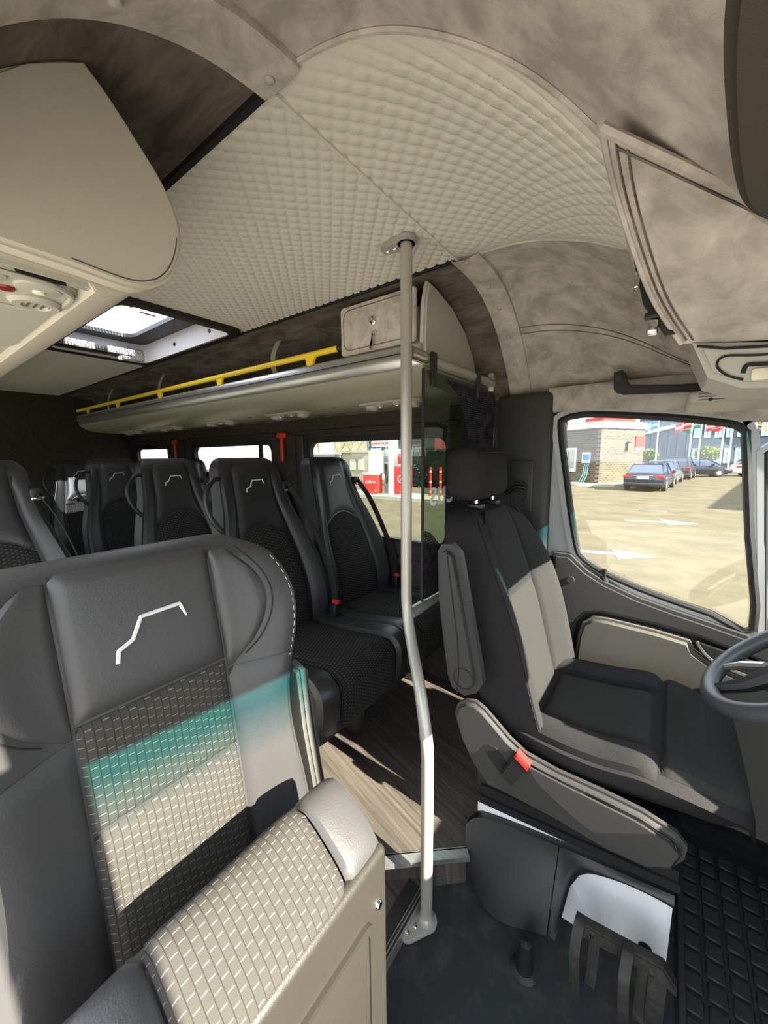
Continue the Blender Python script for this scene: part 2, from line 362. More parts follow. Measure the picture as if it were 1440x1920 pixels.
MB().box(-4.6, -.559, YL-.012, YL, 1.868, 1.884).box(-4.6, -.559, YR, YR+.012, 1.868, 1.884).build('edge_gap', SEAM, ceil2, smooth=False)
mb = MB().grid(lambda u, v: (-.555-4.06*u, YR+.01+(1.70-YR-.01)*v, min(hoop(-.556, YR+.01+(1.70-YR-.01)*v), 1.884)), 30, 22)
struct(mb.build('trim_3', SUEDE_SHADE_SEAM), 'suede cove above the driver-side luggage rack, shade put into its colour')
mb = MB().grid(lambda u, v: (-.555-4.06*u, -.02+(YL-.01+.02)*v, hoop(-.556, -.02+(YL-.01+.02)*v)), 30, 22)
struct(mb.build('trim_4', SUEDE_SHADE_SEAM), 'suede cove above the entrance-side luggage rack, shade put into its colour')
# arch trim band between cab and passenger room, with press studs
def arch(y0, y1, n=40, rev=False):
    def f(u, v):
        y = y0+(y1-y0)*u; x = -.575+.085*v; x += .03*max(0, abs(y-CY)-.55)
        z = hoop(x if x > -.5 else -.5, y)-.012-.006*math.sin(PI*v); return (x, y, z)
    return f
for i, (y0, y1, lab) in enumerate(((1.115, 1.675, 'suede arch band with studs on the driver side'), (.455, -.01, 'suede arch band with studs on the entrance side'))):
    f = arch(y0, y1); mb = MB().grid(f, 30, 5); mb.grid(lambda u, v: (lambda p: (p[0], p[1], p[2]+.014))(f(u, v)), 30, 5)
    for vv in (0, 1): mb.grid(lambda u, v: (lambda p: (p[0], p[1], p[2]+.014*v))(f(u, vv)), 30, 1)
    a = struct(mb.build('trim_%d' % (5+i), SUEDE), lab)
    for u in (.03, .34, .52, .70, .84) if i == 0 else (.05, .50, .8):
        p = f(u, .5); MB().lathe([(.0, -.006), (.005, -.0055), (.0078, -.003), (.0082, .004)], p, n=12).build('stud', PLAST_G, a)
# driver-side wall of the passenger room with three windows
WIN = [(-1.87, -.86), (-3.32, -2.22), (-4.50, -3.72)]; WZ0, WZ1 = .82, 1.41
mb = MB().box(-4.62, -.60, 1.68, 1.73, .0, WZ0).box(-4.62, -.60, 1.68, 1.73, WZ1, 1.58)
xs = [-4.62]+[v for a, b in reversed(WIN) for v in (a, b)]+[-.60]
for a, b in zip(xs[0::2], xs[1::2]): mb.box(a, b, 1.68, 1.73, WZ0, WZ1)
wl = struct(mb.build('wall_left', WALLF, smooth=False), 'dark felt-lined wall on the driver side')
for a, b in WIN: MB().rbox(a-.05, b+.05, 1.664, 1.684, WZ1+.02, WZ1+.045, r=.006).build('ledge', WALLF, wl)
MB().rbox(-4.6, -.62, 1.664, 1.684, .70, .74, r=.01).build('ledge', WALLF, wl)
for x in (-2.04, -3.52): MB().rbox(x-.075, x+.075, 1.664, 1.685, .80, 1.44, r=.02, seg=3).build('pillar_cover', WALLF, wl)
MB().rbox(-1.955, -1.885, 1.66, 1.684, .80, 1.43, r=.018, seg=3).build('pillar_cover', PLAST, wl)
def ring(outer, inner, axis, a0, a1):
    mb = MB(); n = len(outer)
    def P(p, a): return {'x': (a, p[0], p[1]), 'y': (p[0], a, p[1]), 'z': (p[0], p[1], a)}[axis]
    vs = [P(p, a) for a in (a0, a1) for p in outer]+[P(p, a) for a in (a0, a1) for p in inner]; fs = []
    for i in range(n):
        j = (i+1) % n
        fs += [(i, j, n+j, n+i), (2*n+i, 3*n+i, 3*n+j, 2*n+j), (i, 2*n+i, 2*n+j, j), (n+i, n+j, 3*n+j, 3*n+i)]
    return mb.add(vs, fs)
def empty(name, loc=(0, 0, 0)):
    o = bpy.data.objects.new(name, None); col.objects.link(o); o.location = loc; return o
for i, (a, b) in enumerate(WIN):
    wo = struct(empty('window_%d' % (i+1)), ['large side window behind the driver with fuel pumps outside', 'middle side window behind the second seat row', 'rearmost side window near the rear wall'][i])
    ring(rrect(a-.004, b+.004, WZ0-.004, WZ1+.004, .05), rrect(a+.022, b-.022, WZ0+.02, WZ1-.032, .05), 'y', 1.686, 1.72).build('window_frame', RUBBER, wo)
    MB().prism(rrect(a+.01, b-.01, WZ0+.01, WZ1-.01, .04), 'y', 1.70, 1.704).build('pane', GLASS_T, wo, smooth=False)
    if i: MB().rbox(-2.385 if i == 1 else -3.80, -2.345 if i == 1 else -3.765, 1.684, 1.70, WZ0+.01, WZ1-.01, r=.004).build('divider', RUBBER, wo)
# entrance-side wall (behind the open sliding door) and rear wall
WR = [(-3.1, -2.0), (-4.4, -3.3)]
mb = MB().box(-4.62, -1.75, -.08, -.03, 0, .82).box(-4.62, -1.75, -.08, -.03, 1.41, 1.58)
xs = [-4.62, -4.4, -3.3, -3.1, -2.0, -1.75]
for a, b in zip(xs[0::2], xs[1::2]): mb.box(a, b, -.08, -.03, .82, 1.41)
struct(mb.build('wall_right', WALLF, smooth=False), 'dark wall on the entrance side')
for i, (a, b) in enumerate(WR):
    wo = struct(empty('window_%d' % (4+i)), 'entrance-side window %s' % ('ahead' if i == 0 else 'behind'))
    ring(rrect(a, b, WZ0, WZ1, .05), rrect(a+.02, b-.02, WZ0+.02, WZ1-.02, .05), 'y', -.07, -.034).build('window_frame', RUBBER, wo)
    MB().prism(rrect(a+.01, b-.01, WZ0+.01, WZ1-.01, .04), 'y', -.056, -.052).build('pane', GLASS_T, wo, smooth=False)
struct(MB().box(-4.66, -4.60, -.08, 1.73, 0, 1.92).build('wall_rear', WALLF, smooth=False), 'dark rear wall of the bus')
# roof hatch: opening frame, lid, winding mechanism
ht = thing('roof_hatch', 'open roof hatch with white dotted glass lid and black frame', 'roof hatch', (0, 0, 0))
ring(rrect(HX0-.035, HX1+.035, HY0-.03, HY1+.025, .06), rrect(HX0+.012, HX1-.012, HY0+.012, HY1-.012, .05), 'z', 1.856, 1.874).build('rim', PLAST_B, ht)
ring(rrect(HX0+.008, HX1-.008, HY0+.008, HY1-.008, .05), rrect(HX0+.016, HX1-.016, HY0+.016, HY1-.016, .045), 'z', 1.860, 1.985).build('shaft', mat('hatch_white_plastic', (214, 210, 212), .45), ht)
ring(rrect(HX0+.0165, HX1-.0165, HY0+.0165, HY1-.0165, .045), rrect(HX0+.12, HX1-.19, HY0+.04, HY1-.12, .06), 'z', 1.962, 1.982).build('lid_frame', PLAST_B, ht)
m, nt, b = newmat('dotted_hatch_glass'); nt.nodes.remove(b)
out = nt.nodes['Material Output']; tr = nt.nodes.new('ShaderNodeBsdfTransparent'); tl = nt.nodes.new('ShaderNodeBsdfTranslucent'); mx = nt.nodes.new('ShaderNodeMixShader')
tc = nt.nodes.new('ShaderNodeTexCoord'); spx = nt.nodes.new('ShaderNodeSeparateXYZ'); nt.links.new(tc.outputs['Object'], spx.inputs[0])
ax = M_(nt, 'SUBTRACT', M_(nt, 'FRACT', M_(nt, 'MULTIPLY', spx.outputs[0], 70)), .5); ay = M_(nt, 'SUBTRACT', M_(nt, 'FRACT', M_(nt, 'MULTIPLY', spx.outputs[1], 70)), .5)
hole = M_(nt, 'LESS_THAN', M_(nt, 'ADD', M_(nt, 'MULTIPLY', ax, ax), M_(nt, 'MULTIPLY', ay, ay)), .19)
tl.inputs[0].default_value = (.62, .64, .70, 1); tr.inputs[0].default_value = (.80, .84, .92, 1)
nt.links.new(hole, mx.inputs[0]); nt.links.new(tl.outputs[0], mx.inputs[1]); nt.links.new(tr.outputs[0], mx.inputs[2]); nt.links.new(mx.outputs[0], out.inputs[0]); DOTG = m
MB().prism(rrect(HX0+.10, HX1-.17, HY0+.03, HY1-.10, .06), 'z', 1.984, 1.990).build('lid_glass', DOTG, ht, smooth=False)
for (x0, x1, y0, y1) in ((-1.98, -1.96, .70, .76), (-2.05, -2.02, .72, .80), (-2.02, -1.99, .77, .83), (-2.06, -2.0, .80, .815), (-2.1, -2.08, .86, .93)): MB().box(x0, x1, y0, y1, 1.982, 1.9835).build('red_print', RED, ht, smooth=False)

MB().rbox(HX0+.02, HX0+.10, HY0+.03, HY1-.16, 1.868, 1.90, r=.008).build('mechanism', PLAST_B, ht)
mm = mat('speckled_grey_plastic', (120, 116, 112), .5, c2=(210, 206, 200), cscale=160, detail=1, lo=.45, hi=.55)
for y in (HY0+.05, HY0+.24): MB().rbox(HX0+.105, HX0+.13, y, y+.13, 1.866, 1.90, r=.004).build('latch_plate', mm, ht)
MB().rbox(HX0+.02, HX0+.045, HY1-.14, HY1-.03, 1.862, 1.93, r=.01).build('latch_plate', mm, ht)
for x in (-1.86, -2.22): MB().lathe([(0, -.006), (.008, -.005), (.010, 0), (.010, .006)], (x, HY1-.017, 1.905), 'y', 12).build('screw', PLAST_B, ht)
# windscreen with a teal sun strip, A-pillars, dashboard
m = bpy.data.materials.new('windscreen_with_teal_strip'); m.use_nodes = True; nt = m.node_tree; nt.nodes.clear()
out = nt.nodes.new('ShaderNodeOutputMaterial'); t = nt.nodes.new('ShaderNodeBsdfTransparent'); tc = nt.nodes.new('ShaderNodeTexCoord'); sp = nt.nodes.new('ShaderNodeSeparateXYZ')
r = nt.nodes.new('ShaderNodeValToRGB'); nt.links.new(tc.outputs['Object'], sp.inputs[0]); mr = nt.nodes.new('ShaderNodeMapRange')
mr.inputs['From Min'].default_value = 1.36; mr.inputs['From Max'].default_value = 1.43
nt.links.new(sp.outputs[2], mr.inputs['Value']); nt.links.new(mr.outputs[0], r.inputs[0]); nt.links.new(r.outputs[0], t.inputs[0]); nt.links.new(t.outputs[0], out.inputs[0])
r.color_ramp.elements[0].color = (.93, .95, .94, 1); r.color_ramp.elements[1].color = (.05, .40, .44, 1); WSM = m
ws = struct(empty('window_6'), 'windscreen with teal sun strip along its top')
mb = MB().grid(lambda u, v: (lambda y: (xh(y)+.02+.62*v, y, 1.462-.69*v))(-.02+1.70*u), 24, 12); mb.build('pane', WSM, ws)
struct(MB().grid(lambda u, v: (lambda y: (xh(y)-.015+.05*v, y, 1.462+.004-.012*v))(-.02+1.7*u), 24, 1).build('trim_7', SUEDE), 'suede edge above the windscreen')
for i, (y0, y1) in enumerate(((1.60, 1.70), (-.06, .05))):
    struct(MB().prism([(.20, 1.43), (.30, 1.475), (.36, 1.46), (.98, .80), (.86, .76)], 'y', y0, y1, .012).build('trim_%d' % (8+i), PLAST_G), ['windscreen pillar beside the driver door', 'windscreen pillar beside the entrance'][i])
db = thing('dashboard', 'black dashboard at the right edge of the picture', 'dashboard', (.6, CY, 0))
o = MB().prism([(.60, .02), (.56, .42), (.46, .60), (.47, .72), (.56, .79), (.95, .80), (1.04, .75), (1.04, .02)], 'y', .02, 1.64, .015).build('body', PLAST_B); o.parent = db; o.matrix_parent_inverse = Matrix.Translation((-.6, -CY, 0))
o = MB().prism([(.44, .74), (.42, .86), (.47, 1.0), (.56, 1.02), (.80, .93), (.84, .78)], 'y', .98, 1.46, .02).build('instrument_hood', PLAST_B); o.parent = db; o.matrix_parent_inverse = Matrix.Translation((-.6, -CY, 0))
# ================================================================== DRIVER'S DOOR AND B-PILLAR
WO = [(-.357, 1.399), (-.34, 1.430), (-.30, 1.441), (-.231, 1.441), (-.023, 1.417), (.10, 1.395), (.154, 1.381), (.176, 1.362), (.184, 1.335), (.22, 1.041), (.257, .735),
      (.145, .758), (.05, .778), (-.053, .803), (-.15, .835), (-.213, .865), (-.25, .893), (-.27, .925), (-.30, 1.06), (-.323, 1.192)]
_w = WO+WO[:1]; WO = [(p.x, p.y) for p in bez([(a, b, 0) for a, b in [WO[-1]]+_w+[WO[1]]], 3)][3:-3][:-1]
def outset(pts, d):
    n = len(pts); out = []
    for i in range(n):
        a, b, c = Vector(pts[i-1]), Vector(pts[i]), Vector(pts[(i+1) % n]); t = ((b-a).normalized()+(c-b).normalized()).normalized(); out.append((b.x+t.y*-d, b.y+t.x*d))
    return out
dr = struct(empty('door_1'), 'driver door with large window and grey lower panel')
MB().prism([(-.350, .90), (-.27, .885), (-.06, .775), (.15, .725), (.62, .69), (.62, .02), (-.350, .02)], 'y', 1.605, 1.648).build('door_shell', PLAST_B, dr, smooth=False)
MB().prism([(-.378, 1.445), (-.352, 1.44), (-.365, 1.40), (-.335, 1.20), (-.310, 1.05), (-.283, .93), (-.262, .885), (-.378, .88)], 'y', 1.622, 1.662, .004).build('door_edge', BODYW, dr)
ring(outset(WO, .026), outset(WO, .004), 'y', 1.612, 1.665).build('window_surround', BODYW, dr, smooth=False)
MB().tube([(p[0], 1.618, p[1]) for p in outset(WO, -.004)], .013, 8, closed=True).build('window_seal', RUBBER, dr)
MB().prism(outset(WO, -.002), 'y', 1.634, 1.638).build('pane', GLASS, dr, smooth=False)
QW = [(.225, 1.29), (.245, 1.312), (.30, 1.25), (.45, 1.03), (.60, .80), (.58, .742), (.278, .735)]
ring(outset(QW, .02), outset(QW, .002), 'y', 1.61, 1.66).build('window_surround', BODYW, dr, smooth=False)
MB().tube([(p[0], 1.622, p[1]) for p in outset(QW, -.004)], .011, 8, closed=True).build('window_seal', RUBBER, dr)
MB().prism(QW, 'y', 1.634, 1.638).build('pane', GLASS, dr, smooth=False)
MB().prism([(-.345, .905), (-.285, .905), (-.262, .885), (-.225, .852), (-.16, .817), (-.06, .782), (.05, .757), (.15, .738), (.26, .715), (.62, .70), (.62, .56), (.44, .60), (.25, .655), (.12, .685), (.0, .697), (-.17, .700), (-.215, .684), (-.245, .645), (-.262, .53), (-.325, .50), (-.345, .62)], 'y', 1.575, 1.645, .012).build('belt_panel', PLAST, dr)
MB().prism([(-.235, .60), (-.222, .655), (-.19, .684), (-.14, .688), (.0, .683), (.10, .672), (.115, .640), (.16, .612), (.25, .590), (.50, .56), (.50, .06), (-.24, .06), (-.245, .42)], 'y', 1.550, 1.61, .014, 3).build('lower_panel', PLAST_M, dr)
MB().prism([(.125, .672), (.16, .630), (.24, .606), (.40, .58), (.42, .62), (.26, .648)], 'y', 1.560, 1.576).build('handle_recess', PLAST_B, dr, smooth=False)
tube('handle_edge', PLAST, dr, bez([(.115, 1.565, .676), (.14, 1.558, .640), (.18, 1.556, .616), (.27, 1.556, .596), (.42, 1.556, .57)]), .006, 6)
MB().lathe([(.0, .03), (.006, .028), (.006, 0), (.013, -.004), (.016, -.02)], (-.165, 1.606, .835), n=12).build('lock_pin', PLAST_B, dr)
MB().lathe([(0, -.003), (.013, -.003), (.014, .004)], (-.275, 1.573, .81), 'y', 16).build('round_cap', PLAST, dr)
struct(MB().rbox(-.60, -.378, 1.585, 1.70, .02, 1.535, r=.025, seg=4).build('trim_10', PLAST), 'dark plastic pillar cover behind the driver door')
struct(MB().box(-.385, -.345, 1.63, 1.70, .02, 1.46).build('trim_11', RUBBER, smooth=False), 'black door seal')
struct(MB().box(-.40, 1.05, 1.64, 1.70, .0, .30).build('wall_left', PLAST_B, smooth=False), 'lower cab wall below the driver door')
struct(MB().prism([(-.40, 1.545), (-.40, 1.452), (-.30, 1.457), (-.20, 1.454), (.10, 1.411), (.19, 1.388), (.34, 1.38), (.34, 1.545)], 'y', 1.600, 1.70, .006).build('trim_12', SUEDE), 'suede strip above the driver door window')
# belt reel with strap on the pillar
br = thing('seat_belt', 'driver seat belt with black guide hanging from the pillar cover', 'seat belt', (-.47, 1.57, 0))
def ch(o, p=br):
    o.parent = p; o.matrix_parent_inverse = Matrix.Translation(-Vector(p.location)); return o
ch(MB().rbox(-.525, -.435, 1.572, 1.585, 1.06, 1.27, r=.02, seg=3).build('cover_plate', PLAST))
ch(MB().prism(rrect(-.515, -.455, 1.105, 1.185, .018), 'y', 1.545, 1.572, .006).build('belt_guide', PLAST_B))
ch(tube('guide_bar', PLAST_B, None, bez([(-.53, 1.545, 1.135), (-.49, 1.535, 1.165), (-.45, 1.545, 1.16)]), .008))
ch(ribbon('strap', BELT, None, [(-.485, 1.54, 1.14), (-.475, 1.545, 1.05), (-.455, 1.55, .95), (-.43, 1.55, .80), (-.40, 1.53, .50)], (1, .35, 0), .046))
# grab handle over the door
gh = thing('overhead_grip', 'black plastic grab handle over the driver door window', 'grab handle', (-.08, 1.60, 1.5))
ch(MB().prism([(-.175, 1.56), (-.150, 1.565), (-.138, 1.535), (-.125, 1.515), (.0, 1.502), (.06, 1.50), (.06, 1.475), (-.145, 1.485), (-.172, 1.505)], 'y', 1.51, 1.535, .007).build('grip', PLAST_B), gh)
ch(MB().rbox(-.172, -.142, 1.53, 1.62, 1.50, 1.56, r=.006).build('mount', PLAST_B), gh)
ch(MB().rbox(.03, .06, 1.53, 1.62, 1.48, 1.50, r=.006).build('mount', PLAST_B), gh)
ch(MB().lathe([(0, -.003), (.008, -.002), (.008, .004)], (-.158, 1.508, 1.537), 'y', 12).build('screw', PLAST), gh)

# ================================================================== OVERHEAD CONSOLE, VISORS
oc = thing('overhead_console', 'suede-wrapped overhead console with reading lamp hanging above the windscreen', 'console', (0, .79, 1.5))
A = [(-.093, .54, 1.662), (-.088, .62, 1.640), (-.068, .70, 1.588), (-.04, .755, 1.525), (.0, .79, 1.462)]     # rear rim, top to bottom
B = [(.155, .66, 1.500), (.157, .69, 1.488), (.16, .72, 1.476), (.165, .75, 1.460), (.17, .775, 1.438)]          # front end of the same lines
Ab, Bb = bez(A, 6), bez(B, 6); n = len(Ab)-1
def cons(u, v):
    f = v*n; i = min(int(f), n-1); t = f-i; a = Ab[i].lerp(Ab[i+1], t); b = Bb[i].lerp(Bb[i+1], t); p = a.lerp(b, u); p.z -= .022*math.sin(PI*u*.8)*math.sin(PI*v); p.y -= .02*math.sin(PI*v)*math.sin(PI*u); return p
MBc = MB().grid(cons, 22, 22); MBc.grid(lambda u, v: (lambda p: (p.x, 1.58-p.y, p.z))(cons(u, v)), 22, 22)
MBc.grid(lambda u, v: (lambda a: (a.x, a.y+(1.58-2*a.y)*u, a.z))(cons(0, v)), 6, 22)
MBc.grid(lambda u, v: (lambda a: (a.x, a.y+(1.58-2*a.y)*u, a.z))(cons(1, v)), 6, 22)
ch(MBc.build('shell', SUEDE, ang=60), oc)
for off in (.012, .024): ch(tube('stitch_line', SUEDE_SHADE_SEAM, None, [cons(off*4, k/30)+Vector((0, -.002, -.001)) for k in range(1, 30)], .0014, 5), oc)
ch(tube('piping', SUEDE, None, [cons(.0, k/30) for k in range(31)], .005, 6), oc)
ch(tube('piping', SUEDE, None, [cons(k/20, .03)+Vector((0, -.004, -.004)) for k in range(21)], .006, 6), oc)
ch(tube('stitch_line', SUEDE_SHADE_SEAM, None, [cons(k/20, .10)+Vector((0, -.002, -.002)) for k in range(1, 21)], .0014, 5), oc)
lp = ch(MB().prism([(.012, 1.459), (.035, 1.405), (.075, 1.385), (.175, 1.378), (.185, 1.436), (.09, 1.447)], 'y', .775, .94, .008, 3).build('lamp_housing', PLAST_G), oc)
def sub(o, p):
    if o.parent is None or o.parent.type == 'EMPTY': o.parent = p; o.matrix_parent_inverse = Matrix()
    return o
sub(ch(tube('groove', SEAM, None, [(.018, .774, 1.452), (.05, .773, 1.443), (.10, .773, 1.438), (.185, .773, 1.43)], .0022, 5), oc), lp)
sub(tube('groove', SEAM, None, bez([(.175, .773, 1.423), (.09, .773, 1.428), (.052, .773, 1.432), (.044, .773, 1.42), (.056, .773, 1.405), (.075, .773, 1.396)]), .0018, 5), lp)
sub(tube('groove', SEAM, None, bez([(.18, .773, 1.412), (.10, .773, 1.415), (.078, .773, 1.416), (.074, .773, 1.405)]), .003, 5), lp)
sub(MB().rbox(.082, .102, .768, .778, 1.392, 1.410, r=.004).build('switch', mat('ivory_button', (214, 206, 186), .5), lp), lp)
sub(MB().rbox(.108, .175, .771, .778, 1.386, 1.408, r=.003).build('lens', mat('lamp_lens', (226, 222, 208), .3), lp), lp)
# black clips on the rear rim
cl = thing('mirror_clip', 'black and chrome clip on the rear rim of the overhead console', 'clip', (-.03, .79, 1.5))
ch(MB().prism([(-.081, 1.628), (-.073, 1.628), (-.042, 1.53), (-.010, 1.475), (-.022, 1.475), (-.056, 1.53)], 'y', .775, .79).build('strip', PLAST_B), cl)
ch(MB().rbox(-.052, -.030, .765, .78, 1.502, 1.512, r=.002).build('hook', PLAST_B), cl)
ch(MB().rbox(-.046, -.033, .765, .78, 1.478, 1.500, r=.002).build('hook', CHROME), cl)
ch(MB().rbox(-.0705, -.062, .772, .778, 1.555, 1.58, r=.003).build('button', CHROME), cl)
vi = thing('sun_visor', 'dark passenger sun visor folded up, close to the camera', 'sun visor', (.1, .25, 1.5))
vp = [(.004, -.05)]+[(p.x, p.y) for p in bez([(.004, .2, 0), (.004, .29, 0), (.012, .37, 0), (.024, .45, 0), (.036, .50, 0), (.055, .54, 0), (.085, .57, 0), (.13, .585, 0), (.20, .585, 0)], 5)]+[(.20, -.05)]
ch(MB().prism(vp, 'z', 1.505, 1.525, .006).build('panel', mat('dark_visor_cloth', (62, 58, 50), .95, bump=.3, bscale=800)), vi)
ch(tube('hinge_rod', PLAST_B, None, [(.19, -.04, 1.53), (.19, .60, 1.53)], .006), vi)
v2 = thing('sun_visor', 'ribbed grey sun visor above the driver door', 'sun visor', (.1, 1.3, 1.45))
ch(MB().rbox(.02, .27, 1.17, 1.45, 1.405, 1.435, r=.012, seg=3).build('panel', PLAST_G), v2)
ch(MB().prism([(.272, 1.435), (.285, 1.44), (.325, 1.315), (.312, 1.310)], 'y', .95, 1.46, .004).build('shade_flap', PLAST_G), v2)  # unseen part added to shade the upper driver backrest
for k in range(3): ch(MB().box(.04, .29, 1.1685, 1.1705, 1.412+.007*k, 1.4135+.007*k).build('rib', PLAST_M, None, smooth=False), v2)
for zz in (1.413, 1.428): ch(MB().lathe([(0, -.002), (.004, -.002), (.004, .003)], (.062, 1.17, zz), 'y', 10).build('pin', PLAST_B), v2)
ch(tube('hinge_rod', PLAST_B, None, [(.29, 1.15, 1.43), (.29, 1.48, 1.44)], .007), v2)

# ================================================================== GRAB POLE AND GUARD RAIL
gp = thing('grab_pole', 'tall bent grey grab pole from cab floor to ceiling', 'grab pole', (-.44, .77, 0))
pts = [(-.445, .775, .01), (-.445, .775, .46)]+bez([(-.445, .775, .50), (-.452, .78, .56), (-.50, .825, .66), (-.575, .898, .75), (-.614, .934, .83), (-.62, .94, .90)], 6)+[(-.62, .94, 1.4), (-.62, .94, 1.872)]
ch(MB().tube(pts, .0165, 20).build('tube', POLE), gp)
def foot(cx, cy, z0, z1, ang, name, screws, L=.06):
    c, s = math.cos(ang), math.sin(ang); poly = [(.03*math.cos(a), .03*math.sin(a)) for a in [PI/2+PI*k/10 for k in range(11)]]+[(L+.022*math.cos(a), .022*math.sin(a)) for a in [-PI/2+PI*k/10 for k in range(11)]]
    o = ch(MB().prism([(cx+p[0]*c-p[1]*s, cy+p[0]*s+p[1]*c) for p in poly], 'z', z0, z1, .003).build(name, POLE), gp)
    ch(MB().lathe([(.0165, z0), (.024, z0), (.024, (z0+z1)/2+.008), (.0165, z1+(.014 if z0 < .5 else 0))], (cx, cy, 0), n=24).build('collar', POLE), gp)
    for d in screws:
        zz = z1+.001 if z0 < .5 else z0-.001; sg = 1 if z0 < .5 else -1
        ch(MB().lathe([(0, .004*sg), (.005, .0035*sg), (.0075, 0), (.0075, -.003*sg)], (cx+d*c, cy+d*s, zz), n=12).build('screw', CHROME), gp)
foot(-.445, .775, .001, .013, math.radians(-115), 'base_flange', (.036, .062))
foot(-.62, .94, 1.858, 1.874, math.radians(180), 'ceiling_flange', (.038, .062))
gr = thing('guard_rail', 'grey tube rail from the grab pole to the wall behind the driver', 'rail', (-.62, 1.25, 1.58))
ch(tube('upper_tube', POLE, None, [(-.62, .957, 1.583), (-.615, 1.575, 1.583)], .0155, 16), gr)
ch(MB().tube([(-.62, .955, 1.583), (-.62, 1.045, 1.583)], .0185, 16).build('sleeve', mat('brushed_sleeve', (190, 178, 160), .25, metal=.8), None), gr)
ch(tube('lower_tube', POLE, None, [(-.62, .957, .80), (-.615, 1.60, .80)], .0155, 16), gr)
ch(MB().tube([(-.62, .955, .80), (-.62, 1.05, .80)], .0185, 16).build('sleeve', POLE, None), gr)
ch(MB().rbox(-.632, -.606, 1.565, 1.585, 1.55, 1.625, r=.006).build('wall_flange', POLE), gr)
for z in (1.56, 1.612): ch(MB().lathe([(0, -.004), (.006, -.003), (.007, .002)], (-.60, 1.572, z), 'x', 10).build('screw', CHROME), gr)
# partition screen: tinted glass with printed perforated foil, hung from the rail by clamps
ps = thing('partition_screen', 'tinted glass screen with printed foil behind the driver headrest', 'partition', (-.60, 1.3, 1.1))
ch(MB().prism(rrect(1.005, 1.575, .83, 1.545, .03), 'x', -.604, -.600).build('pane', GLASS_P, None, smooth=False), ps)
PRINT = screen_mat('perforated_print', (.8, .8, .8), (30, 28, 30), 130, .10, True)
m_ = PRINT.node_tree; dn = [x for x in m_.nodes if x.type == 'BSDF_DIFFUSE'][0]
ns = m_.nodes.new('ShaderNodeTexNoise'); ns.inputs['Scale'].default_value = 9; rp = m_.nodes.new('ShaderNodeValToRGB')
e = rp.color_ramp.elements; e[0].position = .35; e[0].color = lin((48, 46, 46)); e[1].position = .7; e[1].color = lin((92, 64, 62)); q = e.new(.55); q.color = lin((60, 62, 76))
m_.links.new(ns.outputs[0], rp.inputs[0]); m_.links.new(rp.outputs[0], dn.inputs[0])
ch(MB().prism([(1.14, 1.535), (1.22, 1.50), (1.30, 1.40), (1.345, 1.28), (1.36, 1.12), (1.565, 1.12), (1.565, 1.535)], 'x', -.5995, -.5985).build('upper_print', PRINT, None, smooth=False), ps)
ch(MB().prism([(1.01, 1.06), (1.05, 1.045), (1.12, .99), (1.17, .93), (1.20, .84), (1.01, .84)], 'x', -.5995, -.5985).build('lower_print', PRINT, None, smooth=False), ps)
ch(MB().box(-.606, -.598, 1.001, 1.006, .83, 1.545).build('edge_profile', RUBBER, None, smooth=False), ps)
o = text('lettering', 'rcus', .128, mat('white_vinyl', (220, 220, 215), .6), None, Matrix.Translation((-.5975, 1.148, 1.172)) @ Matrix(((0, 0, 1, 0), (-1, 0, 0, 0), (0, 1, 0, 0), (0, 0, 0, 1))), .0006)
ch(o, ps)
for y in (1.06, 1.40): ch(MB().rbox(-.607, -.594, y-.014, y+.014, 1.50, 1.60, r=.003).build('clamp', PLAST_B), ps)
# ================================================================== LUGGAGE RACKS
rl = thing('luggage_rack', 'long grey luggage rack with yellow rail above the driver-side windows', 'luggage rack', (-2.5, 1.4, 1.5))
LPOLY = [(1.165, 1.675), (1.155, 1.665), (1.155, 1.625), (1.17, 1.585), (1.205, 1.555), (1.26, 1.537), (1.34, 1.530), (1.60, 1.530), (1.678, 1.54), (1.678, 1.60), (1.19, 1.60), (1.185, 1.675)]
ch(MB().prism(LPOLY, 'x', -4.28, -.70, .003).build('shelf', mat('rack_grey_plastic', (150, 150, 132), .4)), rl)
ch(MB().prism([(1.1545, 1.668), (1.152, 1.660), (1.152, 1.630), (1.160, 1.602), (1.170, 1.590), (1.174, 1.594), (1.164, 1.608), (1.157, 1.630), (1.157, 1.668)], 'x', -4.279, -.702).build('lip_profile', ALU), rl)
ch(MB().box(-4.278, -.704, 1.1505, 1.1525, 1.642, 1.645).build('groove', SEAM, None, smooth=False), rl)
ch(MB().tube([(-4.27, 1.165, 1.715), (-1.06, 1.165, 1.715)], .0125, 14).build('yellow_rail', YELLOW), rl)
ch(MB().lathe([(.0133, -.045), (.0133, .0), (.010, .004), (.009, -.002), (0, -.004)], (-1.045, 1.165, 1.715), 'x', 16).build('end_cap', PLAST_B), rl)
for x in (-1.25, -1.95, -2.65, -3.35, -4.0): ch(MB().prism([(x-.03, 1.705), (x+.03, 1.705), (x+.012, 1.672), (x-.02, 1.672)], 'y', 1.160, 1.171).build('rail_bracket', YELLOW), rl)
for x in (-1.55, -2.75, -3.65): ch(ribbon('strap', mat('grey_strap', (150, 144, 132), .8), None, [(x, 1.24, 1.84), (x-.008, 1.215, 1.78), (x+.005, 1.20, 1.72), (x+.03, 1.19, 1.68)], (1, 0, 0), .035), rl)
